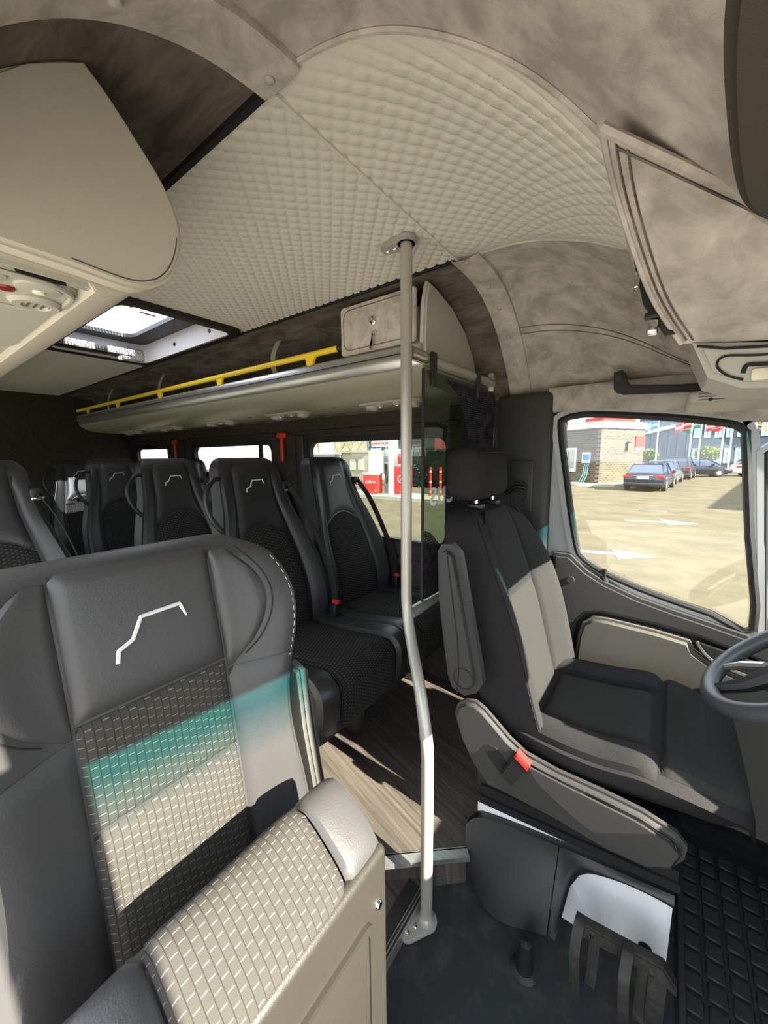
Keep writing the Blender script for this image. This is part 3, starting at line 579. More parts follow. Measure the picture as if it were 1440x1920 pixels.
# end panel and lockable box at the front of the rack
ch(MB().prism([(1.165, 1.600), (1.158, 1.68), (1.165, 1.80), (1.185, 1.868), (1.24, 1.862), (1.36, 1.832), (1.47, 1.775), (1.55, 1.70), (1.61, 1.60)], 'x', -.715, -.690, .007, 3).build('end_panel', RACKLEA), rl)
bxr = thing('locker_box', 'suede-covered lockable box with chrome lock at the front of the luggage rack', 'locker', (-.87, 1.2, 1.68))
ch(MB().box(-1.06, -.72, 1.165, 1.5, 1.602, 1.79).build('carcass', SUEDE_SHADE_SEAM, None, smooth=False), bxr)
ch(MB().prism(rrect(-1.062, -.722, 1.676, 1.850, .012), 'y', 1.150, 1.163, .003).build('front_panel', SUEDE), bxr)
ch(MB().tube([(p[0], 1.149, p[1]) for p in rrect(-1.045, -.738, 1.692, 1.835, .03)], .0016, 5, closed=True).build('stitch_line', SUEDE_SHADE_SEAM), bxr)
k1 = ch(MB().lathe([(0, -.022), (.009, -.021), (.012, -.016), (.008, -.010), (.008, -.004), (.013, -.002), (.013, .002)], (-.90, 1.150, 1.775), 'y', 16).build('knob', CHROME), bxr)
k2 = ch(MB().lathe([(0, -.014), (.008, -.013), (.010, -.008), (.011, .002)], (-.895, 1.150, 1.728), 'y', 16).build('lock', CHROME), bxr)
sub(MB().prism([(-.897, 1.728), (-.893, 1.728), (-.894, 1.695), (-.905, 1.688), (-.912, 1.678), (-.905, 1.672), (-.898, 1.685)], 'y', 1.134, 1.1365).build('key', CHROME, k2), k2)
# passenger service units under the rack
LENS = mat('reading_lens', (225, 225, 205), .3)
def service_unit(p, cx, cy, z, sgn=1, big=1.0):
    """vents, lamps and call button in a shallow moulded plate facing down"""
    pl = ch(MB().prism([(cx+q[0], cy+q[1]) for q in rrect(-.20*big, .20*big, -.065*big, .065*big, .06*big)], 'z', z-.010, z+.002, .004).build('service_panel', PLAST_G), p)
    for dx in (-.13, .13):
        v = MB(); v.lathe([(.018*big, -.012), (.022*big, -.022), (.034*big, -.020), (.040*big, -.010), (.040*big, .0)], (cx+dx*big, cy+.012*sgn*big, z-.006), n=24)
        o = sub(v.build('air_vent', PLAST_G, pl), p)
        vv = MB()
        for k in range(-2, 3): vv.box(cx+dx*big-.02*big, cx+dx*big+.02*big, cy+.012*sgn*big+k*.009*big-.0015, cy+.012*sgn*big+k*.009*big+.0015, z-.018, z-.010)
        sub(vv.build('louvre', PLAST_M, pl, smooth=False), p)
    for dx in (-.055, .055):
        sub(MB().lathe([(.0, -.012), (.016*big, -.010), (.026*big, -.004), (.028*big, .0)], (cx+dx*big, cy-.018*sgn*big, z-.008), n=20).build('lamp_bowl', PLAST_G, pl), p)
        sub(MB().lathe([(.0, -.006), (.008*big, -.005), (.009*big, 0)], (cx+dx*big, cy-.018*sgn*big, z-.018), n=12).build('lens', LENS, pl), p)
    sub(MB().lathe([(0, -.004), (.010*big, -.003), (.012*big, .002)], (cx, cy+.02*sgn*big, z-.010), n=14).build('call_button', RED, pl), p)
for x in (-1.02, -1.72, -2.42, -3.12, -3.82):
    service_unit(rl, x, 1.42, 1.530, 1, .85)
    ch(MB().lathe([(0, -.003), (.012, -.002), (.014, .003)], (x-.33, 1.40, 1.530), n=12).build('speaker_hole', PLAST_B), rl)
# entrance-side rack
rr_ = thing('luggage_rack', 'grey luggage rack close to the camera with leather end panel, vents and lamps underneath', 'luggage rack', (-2, .2, 1.6))
ch(MB().prism([(.300, 1.66), (.312, 1.62), (.300, 1.565), (.275, 1.548), (.0, 1.548), (-.02, 1.59), (.0, 1.61), (.275, 1.61), (.285, 1.66)], 'x', -4.28, -.705, .003).build('shelf', RACKLEA), rr_)
ch(MB().prism([(.225, 1.5485), (.232, 1.536), (.262, 1.540), (.285, 1.552), (.28, 1.556)], 'x', -4.27, -.705, .002).build('edge_strip', RACKLEA), rr_)
EP = bez([(.20, 1.549, 0), (.272, 1.546, 0), (.310, 1.562, 0), (.336, 1.590, 0), (.351, 1.632, 0), (.350, 1.672, 0), (.330, 1.718, 0), (.295, 1.762, 0), (.263, 1.798, 0), (.235, 1.822, 0)], 5)
ch(MB().prism([(-.01, 1.555), (.10, 1.552)]+[(p.x, p.y) for p in EP]+[(.17, 1.775), (.10, 1.70), (.04, 1.62)], 'x', -.706, -.672, .007, 3).build('end_panel', RACKLEA), rr_)
ch(tube('stitch_line', PLAST_M, None, [(-.6715, p.x-.003, p.y+.010) for p in EP[:10]]+[(-.6715, p.x-.010, p.y+.004) for p in EP[10:22]], .0010, 5), rr_)
up_ = ch(MB().prism(rrect(-1.22, -.735, .02, .224, .03), 'z', 1.540, 1.550, .003).build('service_plate', PLAST_G), rr_)
for k in range(3): MB().box(-.716-.006*k, -.713-.006*k, .02, .235, 1.541, 1.549).build('rib', PLAST_G, up_)
for (x, y, r) in ((-.836, .190, .034), (-.822, .075, .034)):
    v = MB().lathe([(.45*r, -.004), (.55*r, -.008), (.85*r, -.008), (r, -.003), (r, .002)], (x, y, 1.540), n=28).build('air_vent', PLAST_G, up_)
    vv = MB()
    for k in range(-2, 3): vv.box(x-.5*r, x+.5*r, y+k*.25*r-.001, y+k*.25*r+.001, 1.534, 1.5385)
    vv.build('louvre', PLAST_M, up_, smooth=False)
for (x, y) in ((-.768, .180), (-.757, .118)):
    MB().lathe([(.0, -.005), (.016, -.0045), (.026, -.002), (.028, .002)], (x, y, 1.539), n=22).build('lamp_bowl', PLAST_G, up_)
    MB().lathe([(.0, -.004), (.007, -.003), (.008, 0)], (x, y, 1.535), n=12).build('lens', LENS, up_)
MB().lathe([(0, -.004), (.010, -.003), (.012, .002)], (-.800, .150, 1.540), n=14).build('call_button', mat('dark_red_button', (120, 22, 26), .4), up_)
tube('moulding', PLAST_G, up_, [(p[0], p[1], 1.539) for p in rrect(-.885, -.733, .02, .222, .05)], .004, 6, closed=True)
service_unit(rr_, -1.75, .165, 1.546, 1, .80)
ch(MB().prism([(-.716, .145), (-.718, .200), (-.730, .205), (-.737, .185), (-.742, .172), (-.732, .150)], 'z', 1.541, 1.5485).build('cut_hole', PLAST_B, None, smooth=False), rr_)
# ================================================================== SEATS
LOGO = [(-.044, -.024), (-.041, -.010), (-.024, -.002), (-.011, .022), (.038, .024), (.044, .006)]
def yz_uv(c): return (c.y, c.z)
class Back:
    """seat backrest: front(y,z) gives x; hw(z) half width"""
    def __init__(s, hw, lean, z0, z1, th, bol, bolz, edge=.62, rt=.05):
        s.hwt, s.lean, s.z0, s.z1, s.th, s.bol, s.bolz, s.edge, s.rt = hw, lean, z0, z1, th, bol, bolz, edge, rt
    def hw(s, z): return interp(s.hwt, z)
    def F(s, y, z):
        r = abs(y)/max(s.hw(z), .01); t = min(1, max(0, (r-s.edge)/(1-s.edge))); t = t*t*(3-2*t)
        return interp(s.lean, z)+s.bol*interp(s.bolz, z)*t-.012*(r**6)
    def shell(s, nz=26, nf=20):
        mb = MB(); rows = []; zs = [s.z0+(s.z1-s.rt-s.z0)*k/(nz-8) for k in range(nz-8)]+[s.z1-s.rt+s.rt*math.sin(PI/2*k/8) for k in range(9)]
        zs = [s.z0]+zs
        for i, z in enumerate(zs):
            t = max(0, (z-(s.z1-s.rt))/s.rt); k = math.sqrt(max(0.0, 1-t*t)); k = max(k, .02)
            if i == 0: k = .3
            h = s.hw(z)*(1 if t == 0 else (.80+.2*k)); c = interp(s.lean, z)-s.th*.5; row = []
            for j in range(nf+1):
                y = -h+2*h*j/nf; row.append((c+(s.F(y*.999, z)-c)*k, y, z))
            for j in range(nf+1):
                y = h-2*h*j/nf; e = 1-abs(y/h)**4*.45; row.append((c-s.th*.5*k*e, y*.97, z))
            rows.append(row)
        n = len(rows[0])
        for r in rows: mb.v += r
        for i in range(len(rows)-1):
            for j in range(n): mb.f.append((i*n+j, i*n+(j+1) % n, (i+1)*n+(j+1) % n, (i+1)*n+j))
        mb.f.append(tuple(range(n))[::-1]); mb.f.append(tuple((len(rows)-1)*n+j for j in range(n))); return mb
    def patch(s, a, b, z0, z1, off=.001):
        """a,b: relative half-width bounds (number or fn of z); z0,z1: number or fn of u"""
        g = lambda f, q: f(q) if callable(f) else f
        def fn(u, v):
            zz0, zz1 = g(z0, u), g(z1, u); z = zz0+(zz1-zz0)*v; h = s.hw(z); y = h*(g(a, z)+(g(b, z)-g(a, z))*u); return (s.F(y, z)+off, y, z)
        return fn
    def line(s, pts, off=.004): return [(s.F(y, z)+off, y, z) for y, z in pts]
def logo(bk, cz, sc, parent, r=.0026, off=.008, y0=0):
    P = []
    for (a, b), (c, d) in zip(LOGO, LOGO[1:]):
        for k in range(6): P.append((y0+(a+(c-a)*k/6)*sc, cz+(b+(d-b)*k/6)*sc))
    P.append((y0+LOGO[-1][0]*sc, cz+LOGO[-1][1]*sc))
    o = MB().tube(bk.line(P, off), [r]*(len(P)-6)+[r*(1-.1*k) for k in range(6)], 6).build('emblem', STITCH, parent); o['label'] = 'pale embroidered roof-line emblem'; return o
# ---- passenger seats on the raised floor
pb = Back([(.40, .232), (.6, .236), (.74, .226), (.88, .188), (.97, .160), (1.06, .148), (1.13, .138), (1.17, .128)], [(.40, .0), (.60, -.02), (.85, -.105), (1.0, -.155), (1.17, -.20)], .40, 1.17, .10, .040, [(.4, .7), (.6, 1), (.85, .8), (1.0, .35), (1.17, .2)])
def make_seat():
    t = thing('passenger_seat', '', 'seat', group='black passenger seats with pale roof-line emblems')
    pb.shell().build('backrest', LEATHER_P, t)
    pad(pb.patch(-.60, .60, lambda u: .845+.055*(1-(2*u-1)**2), 1.145), 12, 12, .010).build('head_panel', LEATHER_P, t)
    pad(pb.patch(-.60, .60, .44, lambda u: .838+.055*(1-(2*u-1)**2)), 12, 16, .012).build('fabric_panel', FABRIC_S, t, uvfn=yz_uv)
    for s in (-1, 1): pad(pb.patch(min(.64*s, .97*s), max(.64*s, .97*s), .44, 1.11), 5, 18, .009, 6).build('side_bolster', LEATHER_P, t)
    logo(pb, 1.055, 1.0, t, .0026, .0135)
    prof = bez([(-.03, 0, .455), (.12, 0, .452), (.30, 0, .475), (.385, 0, .488), (.428, 0, .472), (.445, 0, .43), (.435, 0, .31)], 5)
    def cush(a, b, lift):
        def fn(u, v):
            f = v*(len(prof)-1); i = min(int(f), len(prof)-2); p = prof[i].lerp(prof[i+1], f-i); y = a+(b-a)*u; e = max(0, (abs(y)-.13)/.105)
            return (p.x-.02*e**3, y, p.z+lift*e*e*(1-.5*v)-.015*e**4)
        return fn
    flip = lambda fn: (lambda u, v: fn(u, 1-v))
    pad(flip(cush(-.148, .148, .02)), 10, 22, .018).build('cushion_panel', FABRIC_S, t, uvfn=lambda c: (c.y, c.x*.9-c.z))
    for s in (-1, 1): pad(flip(cush(min(.152*s, .235*s), max(.152*s, .235*s), .02)), 5, 22, .016, 6).build('cushion_bolster', LEATHER_P, t)
    MB().prism([(-.03, .30), (-.03, .458), (.10, .452), (.30, .472), (.39, .482), (.430, .455), (.437, .31), (.41, .285)], 'y', -.232, .232, .006).build('cushion_base', LEATHER_P, t)
    for y in (-.19, .15): MB().prism([(.02, .0), (.05, .33), (.30, .33), (.24, .0)], 'y', y, y+.035, .004).build('leg', PLAST, t)
    MB().rbox(.10, .16, -.23, .23, .28, .33, r=.006).build('cross_beam', PLAST_B, t)
    MB().rbox(-.06, .0, -.236, -.222, .38, .47, r=.01).build('hinge_cover', PLAST_B, t)
    return t
def seat_handle(t):
    MB().tube(bez([(-.185, -.140, 1.09), (-.165, -.178, 1.085), (-.150, -.212, 1.05), (-.140, -.224, 1.00), (-.125, -.214, .945), (-.115, -.186, .90), (-.12, -.165, .88)], 6), .0095, 10).build('handle', PLAST_B, t)
def seat_belt(t):
    MB().rbox(-.165, -.135, .128, .165, 1.03, 1.065, r=.008).build('belt_anchor', PLAST_B, t)
    MB().rbox(-.140, -.128, .130, .170, 1.022, 1.034, r=.003).build('belt_slider', CHROME, t)
    ribbon('belt_strap', BELT, t, [(-.14, .152, 1.045), (-.09, .190, .95), (-.03, .222, .80), (.04, .236, .62), (.05, .232, .46)], (1, -.35, .25), .045)
    b = MB().rbox(.045, .085, .200, .223, .455, .53, r=.006).build('buckle', PLAST_B, t)
    MB().rbox(.055, .09, .207, .226, .528, .545, r=.004).build('release_button', RED, b)
base = make_seat(); seat_handle(base); seat_belt(base)
win_seat = make_seat(); seat_belt(win_seat)
FZ = .12
used = [False, False]
def put(x, y, label, window=False, rz=0):
    src = win_seat if window else base; i = 1 if window else 0
    o = copy_tree(src) if used[i] else src; used[i] = True
    o.location = (x, y, FZ); o.rotation_euler = (0, 0, rz); o['label'] = label; return o
R1, R2, R3, R4 = -1.21, -1.93, -2.70, -3.52
put(R1, 1.415, 'black passenger seat by the window with fuel pumps, first row', True)
put(R1, .942, 'black aisle seat in the first row, its cushion ending behind the grab pole')
put(R2, .945, 'black aisle seat of the second row, directly behind the first-row aisle seat')
put(R2, 1.415, 'black window seat of the second row, mostly hidden by the seat ahead', True)
put(R3, .945, 'black aisle seat of the third row, between second-row aisle seat and sunlit seat')
put(R3, 1.415, 'black window seat of the third row, only its top edge showing', True)
put(R4, .97, 'sunlit aisle seat in the last row, its head panel glowing pale')
put(-3.60, .48, 'dark seat at the back, left of the sunlit seat and in shadow')
put(-1.72, .205, 'black seat cut by the left picture edge behind the folding seat')

# ---- folding seat next to the entrance (closest to the camera)
fs = thing('folding_seat', 'folding seat with tipped-up cushion close to the camera, half in sunlight', 'seat', (-.68, .25, .03))
fb = Back([(.30, .250), (.5, .252), (.62, .243), (.72, .232), (.80, .232), (.86, .243), (.93, .265), (1.0, .274), (1.05, .266), (1.09, .245), (1.12, .215), (1.13, .200)],
          [(.30, -.60+.68), (.5, -.612+.68), (.8, -.655+.68), (.95, -.675+.68), (1.13, -.715+.68)], .30, 1.13, .12, .055, [(.3, .7), (.7, .75), (.9, 1), (1.0, 1.0), (1.13, .5)], .47, .045)
def FL(mb): # local back is centred on the seat axis; z measured from the cab floor
    mb.v = [(x, y, z-.03) for x, y, z in mb.v]; return mb
uvl = lambda c: (c.y+.5, c.z)
FL(fb.shell(36, 30)).build('backrest', LEATHER, fs)
hp = lambda z: .118/fb.hw(z)
FL(pad(fb.patch(lambda z: -hp(z), hp, lambda u: .905, lambda u: 1.122), 18, 16, .012, 10)).build('head_panel', LEATHER, fs)
FL(pad(fb.patch(lambda z: -hp(z), hp, .735, .900), 18, 14, .010, 12)).build('fabric_panel', FABRIC, fs, uvfn=uvl)
FL(pad(fb.patch(lambda z: -hp(z), hp, .33, .731), 18, 24, .012, 12)).build('fabric_panel', FABRIC, fs, uvfn=uvl)
for s in (-1, 1):
    a = lambda z: s*(.122/fb.hw(z)); wing = lambda z: s*interp([(.88, .125), (.93, .180), (1.0, .212), (1.06, .200), (1.115, .150)], z)/fb.hw(z)
    lo = (a, wing) if s > 0 else (wing, a)
    FL(pad(fb.patch(lo[0], lo[1], .885, 1.112), 8, 14, .011, 5)).build('wing_pad', LEATHER, fs)
    out = lambda z: s*.985
    lo = (a, out) if s > 0 else (out, a)
    FL(pad(fb.patch(lo[0], lo[1], .33, .882), 8, 22, .008, 8)).build('side_bolster', LEATHER, fs)
    z_ = [.90+.215*k/24 for k in range(25)]
    sl_ = [(s*(interp([(.88, .132), (.93, .190), (1.0, .222), (1.06, .212), (1.12, .165)], z)), z) for z in z_]
    FL(MB().tube(fb.line(sl_, .0025), .0012, 5)).build('seam', SEAM, fs)
    st = MB()
    for k in range(46):
        z = .36+.73*k/46; y = s*(fb.hw(z)-.010); y2 = s*(fb.hw(z+.009)-.010)
        st.tube([(fb.F(y, z)+.0025, y, z), (fb.F(y2, z+.009)+.0025, y2, z+.009)], .0006, 5)
    FL(st).build('stitching', STITCH, fs)['kind'] = 'stuff'
o = logo(fb, 1.005, 1.28, fs, .0034, .0155); o.location.z -= .03
# tipped-up cushion: nose on top, pan facing forward
prof = bez([(.17, 0, .40), (.185, 0, .55), (.195, 0, .64), (.212, 0, .688), (.240, 0, .698), (.285, 0, .672), (.322, 0, .640), (.332, 0, .61)], 6)
def nose(a, b):
    def fn(u, v):
        f = v*(len(prof)-1); i = min(int(f), len(prof)-2); p = prof[i].lerp(prof[i+1], f-i); y = a+(b-a)*u; e = max(0, (abs(y)-.13)/.085); return (p.x, y, p.z-.03-.018*e**3)
    return fn
nflip = lambda fn: (lambda u, v: fn(u, 1-v))
pad(nflip(nose(-.127, .112)), 16, 26, .012, 12).build('cushion_panel', FABRIC, fs, uvfn=lambda c: (c.y+.5, c.x*1.0-c.z*.3))
pad(nflip(nose(.115, .200)), 8, 26, .010, 7).build('cushion_bolster', LEATHER, fs)
pad(nflip(nose(-.235, -.130)), 8, 26, .010, 7).build('cushion_bolster', LEATHER, fs)
MB().prism([(.165, .04), (.165, .50), (.188, .64), (.208, .66), (.235, .665), (.30, .615), (.325, .59), (.325, .04)], 'y', -.230, .196, .006).build('cushion_core', LEATHER, fs)
PAN = mat('brown_grey_pan', (44, 41, 36), .5, bump=.2, bscale=400)
pn = MB().rbox(.318, .345, -.232, .200, .02, .606, r=.012, seg=3).build('cushion_pan', PAN, fs)
MB().rbox(.340, .349, -.19, .145, .10, .50, r=.004).build('recess_panel', PAN, pn)
ring(rrect(-.20, .152, .085, .515, .02), rrect(-.19, .142, .095, .505, .02), 'x', .343, .352).build('recess_edge', PAN, pn)
MB().rbox(.343, .353, -.15, .11, .24, .262, r=.004).build('pull_slot', PLAST_B, pn)
MB().lathe([(0, .004), (.006, .0035), (.008, 0), (.008, -.004)], (.346, .172, .515), 'x', 12).build('screw', CHROME, pn)
MB().rbox(-.06, .16, -.20, .18, .0, .36, r=.02).build('pedestal', PLAST_B, fs)
ARMC = mat('warm_grey_plastic', (80, 79, 75), .5, bump=.1, bscale=500)
ar = MB().prism([(-.012, .755), (-.002, .79), (.03, .803), (.060, .792), (.075, .66), (.108, .50), (.095, .40), (.06, .40), (.03, .52)], 'y', .258, .285, .007, 3).build('armrest', ARMC, fs)
MB().prism([(.022, .775), (.05, .782), (.075, .62), (.105, .47), (.09, .40), (.05, .54)], 'y', .284, .296, .005).build('armrest_pad', ARMC, ar)
MB().rbox(.03, .09, .235, .262, .36, .46, r=.01).build('hinge', PLAST_B, fs)
tube('arm_stay', PLAST_M, fs, [(-.02, .255, .74), (.06, .255, .44)], .010, 8)
# side support panel of the first-row bench
tag(MB().prism([(-1.02, .125), (-.99, .44), (-.86, .44), (-.88, .125)], 'y', .715, .733, .003).build('bench_side_panel', mat('speckled_panel', (70, 68, 66), .8, c2=(120, 116, 110), cscale=90)), 'speckled grey support panel under the first-row aisle seat', 'panel')

# ---- driver's seat
ds = thing('driver_seat', 'dark cloth driver seat with headrest, armrest and white steel base', 'seat', (-.15, 1.23, 0))
dbk = Back([(.46, .215), (.6, .240), (.78, .252), (.92, .246), (1.02, .222), (1.09, .180), (1.13, .130)], [(.46, -.255+.15), (.6, -.30+.15), (.8, -.355+.15), (1.0, -.42+.15), (1.13, -.465+.15)], .44, 1.13, .13, .070, [(.44, .8), (.6, 1), (.85, 1), (1.0, .7), (1.13, .2)], .55, .06)
dbk.shell(34, 30).build('backrest', DCLOTH, ds)
pad(dbk.patch(-.57, .57, .50, .853), 16, 18, .014, 9).build('back_panel', DCLOTH_C, ds)
pad(dbk.patch(-.57, .57, .858, 1.115), 16, 14, .012, 9).build('back_panel', DCLOTH_C, ds)
for s in (-1, 1): pad(dbk.patch(min(.60*s, .97*s), max(.60*s, .97*s), .49, 1.085), 8, 24, .012, 6).build('back_bolster', DCLOTH_C, ds)
for s in (-1, 1): MB().tube(dbk.line([(s*.975*dbk.hw(z), z) for z in [.48+.62*k/30 for k in range(31)]], .001), .003, 6).build('piping', SEAM, ds)
hd = MB().rbox(-.40, -.285, -.152, .152, 1.148, 1.318, r=.045, seg=5)
hd.v = [(x-.035*(abs(y)/.15)**2+.10*(z-1.15)*-.35, y*(1-.25*max(0, (z-1.15))/.17*.3), z) for x, y, z in hd.v]
hd = hd.build('headrest', DCLOTH, ds, ang=60)
MB().tube([(-.318-.035*(abs(y)/.15)**2*1.0+.014, y, z) for y, z in rrect(-.118, .118, 1.165, 1.300, .04)], .002, 5, closed=True).build('seam', SEAM, hd)
for y in (-.07, .07):
    MB().tube([(-.345, y, 1.09), (-.345, y, 1.17)], .0065, 10).build('headrest_post', CHROME, ds)
    MB().rbox(-.372, -.320, y-.02, y+.02, 1.120, 1.136, r=.005).build('post_collar', PLAST_B, ds)
CT = [(-.15, .525), (.05, .532), (.18, .553), (.27, .556), (.33, .540), (.355, .515), (.368, .470)]; CW = [(-.15, .225), (.0, .250), (.18, .252), (.26, .240), (.32, .218), (.355, .190), (.368, .165)]
def cz_(x, y):
    h = interp(CW, x); r = abs(y)/h; t = min(1, max(0, (r-.58)/.42)); return interp(CT, x)+.030*math.sin(min(1, t*1.25)*PI/2)*(1 if x < .15 else max(0, 1-(x-.15)/.15))-.035*max(0, r-.8)/.2
mb = MB(); rows = []
xs_ = [-.15+.47*k/18 for k in range(19)]+[.335, .350, .360, .368]
for i, x in enumerate(xs_):
    h = interp(CW, x); row = [(x, -h+2*h*j/18, cz_(x, -h+2*h*j/18)) for j in range(19)]; k = 1 if x < .30 else max(.35, 1-(x-.30)/.068*.65)
    row += [(x-.02*0, h*.98-2*h*.98*j/18, interp(CT, x)-.035-.085*k*(1-abs(1-2*j/18)**6)) for j in range(19)]; rows.append(row)
n = len(rows[0])
for r_ in rows: mb.v += r_
for i in range(len(rows)-1):
    for j in range(n): mb.f.append((i*n+j, i*n+(j+1) % n, (i+1)*n+(j+1) % n, (i+1)*n+j))
mb.f += [tuple(range(n)), tuple((len(rows)-1)*n+j for j in range(n))]
mb.build('cushion', DCLOTH, ds, ang=60)
def cpatch(a, b, x0, x1):
    return lambda u, v: (lambda x: (lambda y: (x, y, cz_(x, y)+.001))(interp(CW, x)*(a+(b-a)*u)))(x0+(x1-x0)*v)
pad(cpatch(.55, -.55, -.10, .165), 16, 16, .017, 10).build('cushion_panel', DCLOTH_C, ds)
pad(cpatch(.90, -.90, .190, .352), 18, 12, .016, 9).build('thigh_support', DCLOTH_C, ds)
for s in (-1, 1): pad(cpatch(max(.60*s, .97*s), min(.61*s, .97*s), -.13, .182), 8, 18, .016, 6).build('cushion_bolster', DCLOTH, ds)
SC = [(-.308, .530), (-.298, .565), (-.275, .585), (-.245, .593), (-.215, .580), (-.18, .553), (-.145, .525), (-.10, .500), (-.02, .490), (.08, .490), (.16, .486), (.225, .470), (.246, .447), (.243, .415), (.220, .375), (.18, .350), (.10, .342), (-.02, .352), (-.12, .352), (-.20, .352), (-.245, .395), (-.285, .460)]
sc = MB().prism(SC, 'y', -.285, -.250, .012, 3).build('side_cover', PLAST, ds)
MB().prism([(-.205, .460), (-.195, .487), (-.175, .487), (-.135, .445), (-.118, .415), (-.130, .398), (-.155, .410)], 'y', -.287, -.262).build('buckle_slot', SEAM, sc)
MB().prism([(-.105, .490), (-.06, .440), (.03, .395), (.12, .370), (.19, .372), (.225, .40), (.238, .44), (.215, .462), (.15, .476), (.0, .482)], 'y', -.296, -.284, .008).build('swage', PLAST, sc)
bk_ = MB().prism([(-.155, .435), (-.122, .415), (-.085, .485), (-.118, .510)], 'y', -.312, -.286, .004).build('buckle', PLAST_B, ds)
MB().prism([(-.120, .503), (-.084, .480), (-.078, .497), (-.112, .520)], 'y', -.313, -.285, .004).build('release_button', RED, bk_)
arm = MB().prism([(-.335, 1.035), (-.325, 1.055), (-.295, 1.06), (-.270, 1.04), (-.205, .74), (-.198, .70), (-.215, .665), (-.25, .645), (-.285, .655), (-.30, .69), (-.33, .90)], 'y', -.358, -.300, .018, 4).build('armrest', PLAST, ds)
MB().tube([(p[0], -.3585, p[1]) for p in [(-.30, 1.05), (-.285, .95), (-.262, .80), (-.258, .72), (-.262, .655)]], .0018, 5).build('seam', SEAM, arm)
MB().tube([(-.245+.028*math.cos(2*PI*k/20), -.3585, .705+.028*math.sin(2*PI*k/20)) for k in range(20)], .0016, 5, closed=True).build('cap_groove', SEAM, arm)
MB().lathe([(0, -.002), (.004, -.002), (.004, .003)], (-.272, -.3585, .98), 'y', 10).build('screw_hole', SEAM, arm)
MB().rbox(-.27, -.23, -.305, -.24, .66, .72, r=.01).build('arm_pivot', PLAST_B, ds)
MB().prism([(-.25, .0), (-.25, .242), (.238, .292), (.238, .0)], 'y', -.222, .23, .006).build('base_box', WHITE, ds, ang=30)
for pts in ([(-.02, .17), (.06, .06), (.075, .065), (0, .18)], [(-.045, .10), (.0, .055), (.01, .065), (-.035, .115)], [(.10, .20), (.13, .17), (.125, .07), (.115, .07), (.118, .165), (.09, .195)]):
    MB().prism(pts, 'y', -.226, -.221, .0015).build('pressing', WHITE, ds)
MB().lathe([(0, -.003), (.014, -.002), (.016, .003)], (.195, -.222, .075), 'y', 14).build('plug', PLAST_B, ds)
for y in (-.245, .20):
    MB().prism([(-.245, .246), (.245, .296), (.245, .318), (-.245, .268)], 'y', y, y+.03).prism([(-.235, .27), (.24, .318), (.24, .345), (-.235, .30)], 'y', y+.008, y+.022).build('slide_rail', PLAST_B, ds, smooth=False)
MB().prism([(-.25, .285), (.235, .335), (.235, .42), (-.25, .40)], 'y', -.225, .225).build('seat_pan', PLAST_B, ds, smooth=False)
def shear(mb):
    mb.v = [(x, y-.10*(1-min(1, max(0, (z-.02)/.20)))**1.2, z) for x, y, z in mb.v]; return mb
def strips(poly_top, poly_bot, y0, th):
    mb = MB(); nz = 8
    f = lambda o: (lambda u, v: (lambda a, b: (a[0]+(b[0]-a[0])*v, y0+o-.012*math.sin(PI*min(1, v*1.0)), a[1]+(b[1]-a[1])*v))(poly_top(u), poly_bot(u)))
    mb.grid(f(0), 14, nz); mb.grid(f(th), 14, nz)
    for uu in (0, 1): mb.grid(lambda u, v: (lambda p, q: (p[0], p[1]+(q[1]-p[1])*u, p[2]))(f(0)(uu, v), f(th)(uu, v)), 1, nz)
    for vv in (0, 1): mb.grid(lambda u, v: (lambda p, q: (p[0], p[1]+(q[1]-p[1])*v, p[2]))(f(0)(u, vv), f(th)(u, vv)), 14, 1)
    return mb
shear(strips(lambda u: (-.268+.258*u, interp([(0, .165), (.12, .198), (1, .245)], u)), lambda u: (interp([(0, -.235), (1, -.012)], u), interp([(0, .07), (.35, .018), (1, .05)], u)), -.243, .03)).build('base_cover', PLAST_B, ds, ang=60)
shear(strips(lambda u: (-.008+.245*u, .246+.038*u), lambda u: (-.008+.245*u, interp([(0, .055), (.09, .06), (.12, .145), (.20, .195), (.32, .218), (.6, .245), (.85, .253), (1, .250)], u)), -.243, .03)).build('base_cover', PLAST_B, ds, ang=60)
# handbrake stub, extinguisher bracket, rubber mat, steering wheel
hb = tag(MB().lathe([(.030, 0), (.034, .006), (.022, .012), (.020, .05), (.014, .085), (.0, .09)], (-.195, .835, 0), n=18).build('lever_boot', PLAST_B), 'short black lever stub in a rubber boot on the carpet', 'lever')
eb = thing('holder_bracket', 'worn black metal holder bracket in front of the white seat base', 'bracket', (0, .90, 0))
DUST = mat('dusty_black_metal', (38, 36, 33), .7, c2=(66, 61, 54), cscale=30, lo=.5, hi=.8)
ch(MB().prism([(-.10, .150), (-.09, .178), (.075, .198), (.10, .165), (.10, .145), (.07, .160), (-.08, .142)], 'y', .885, .912, .004).build('crossbar', DUST), eb)
for x in (-.085, .012):
    ch(ribbon('strap_arm', DUST, None, [(x, .898, .19), (x-.002, .870, .188), (x-.004, .848, .15), (x, .845, .08), (x+.004, .855, .012)], (1, 0, 0), .021, .003), eb)
    ch(ribbon('strap_arm', DUST, None, [(x+.03, .908, .165), (x+.03, .90, .08), (x+.028, .895, .012)], (1, 0, 0), .022, .003), eb)
for x in (-.06, .055): ch(MB().lathe([(0, -.004), (.005, -.003), (.006, .002)], (x, .885, .168), 'y', 10).build('rivet', CHROME), eb)
ch(MB().rbox(.05, .085, .89, .905, .0, .16, r=.004).build('foot_plate', DUST), eb)
rm = thing('rubber_mat', 'black ribbed rubber floor mat in the driver footwell', 'floor mat', (.3, 1.2, 0))
ch(MB().rbox(.115, .58, .88, 1.52, .001, .010, r=.004).build('mat_base', RUBBER), rm)
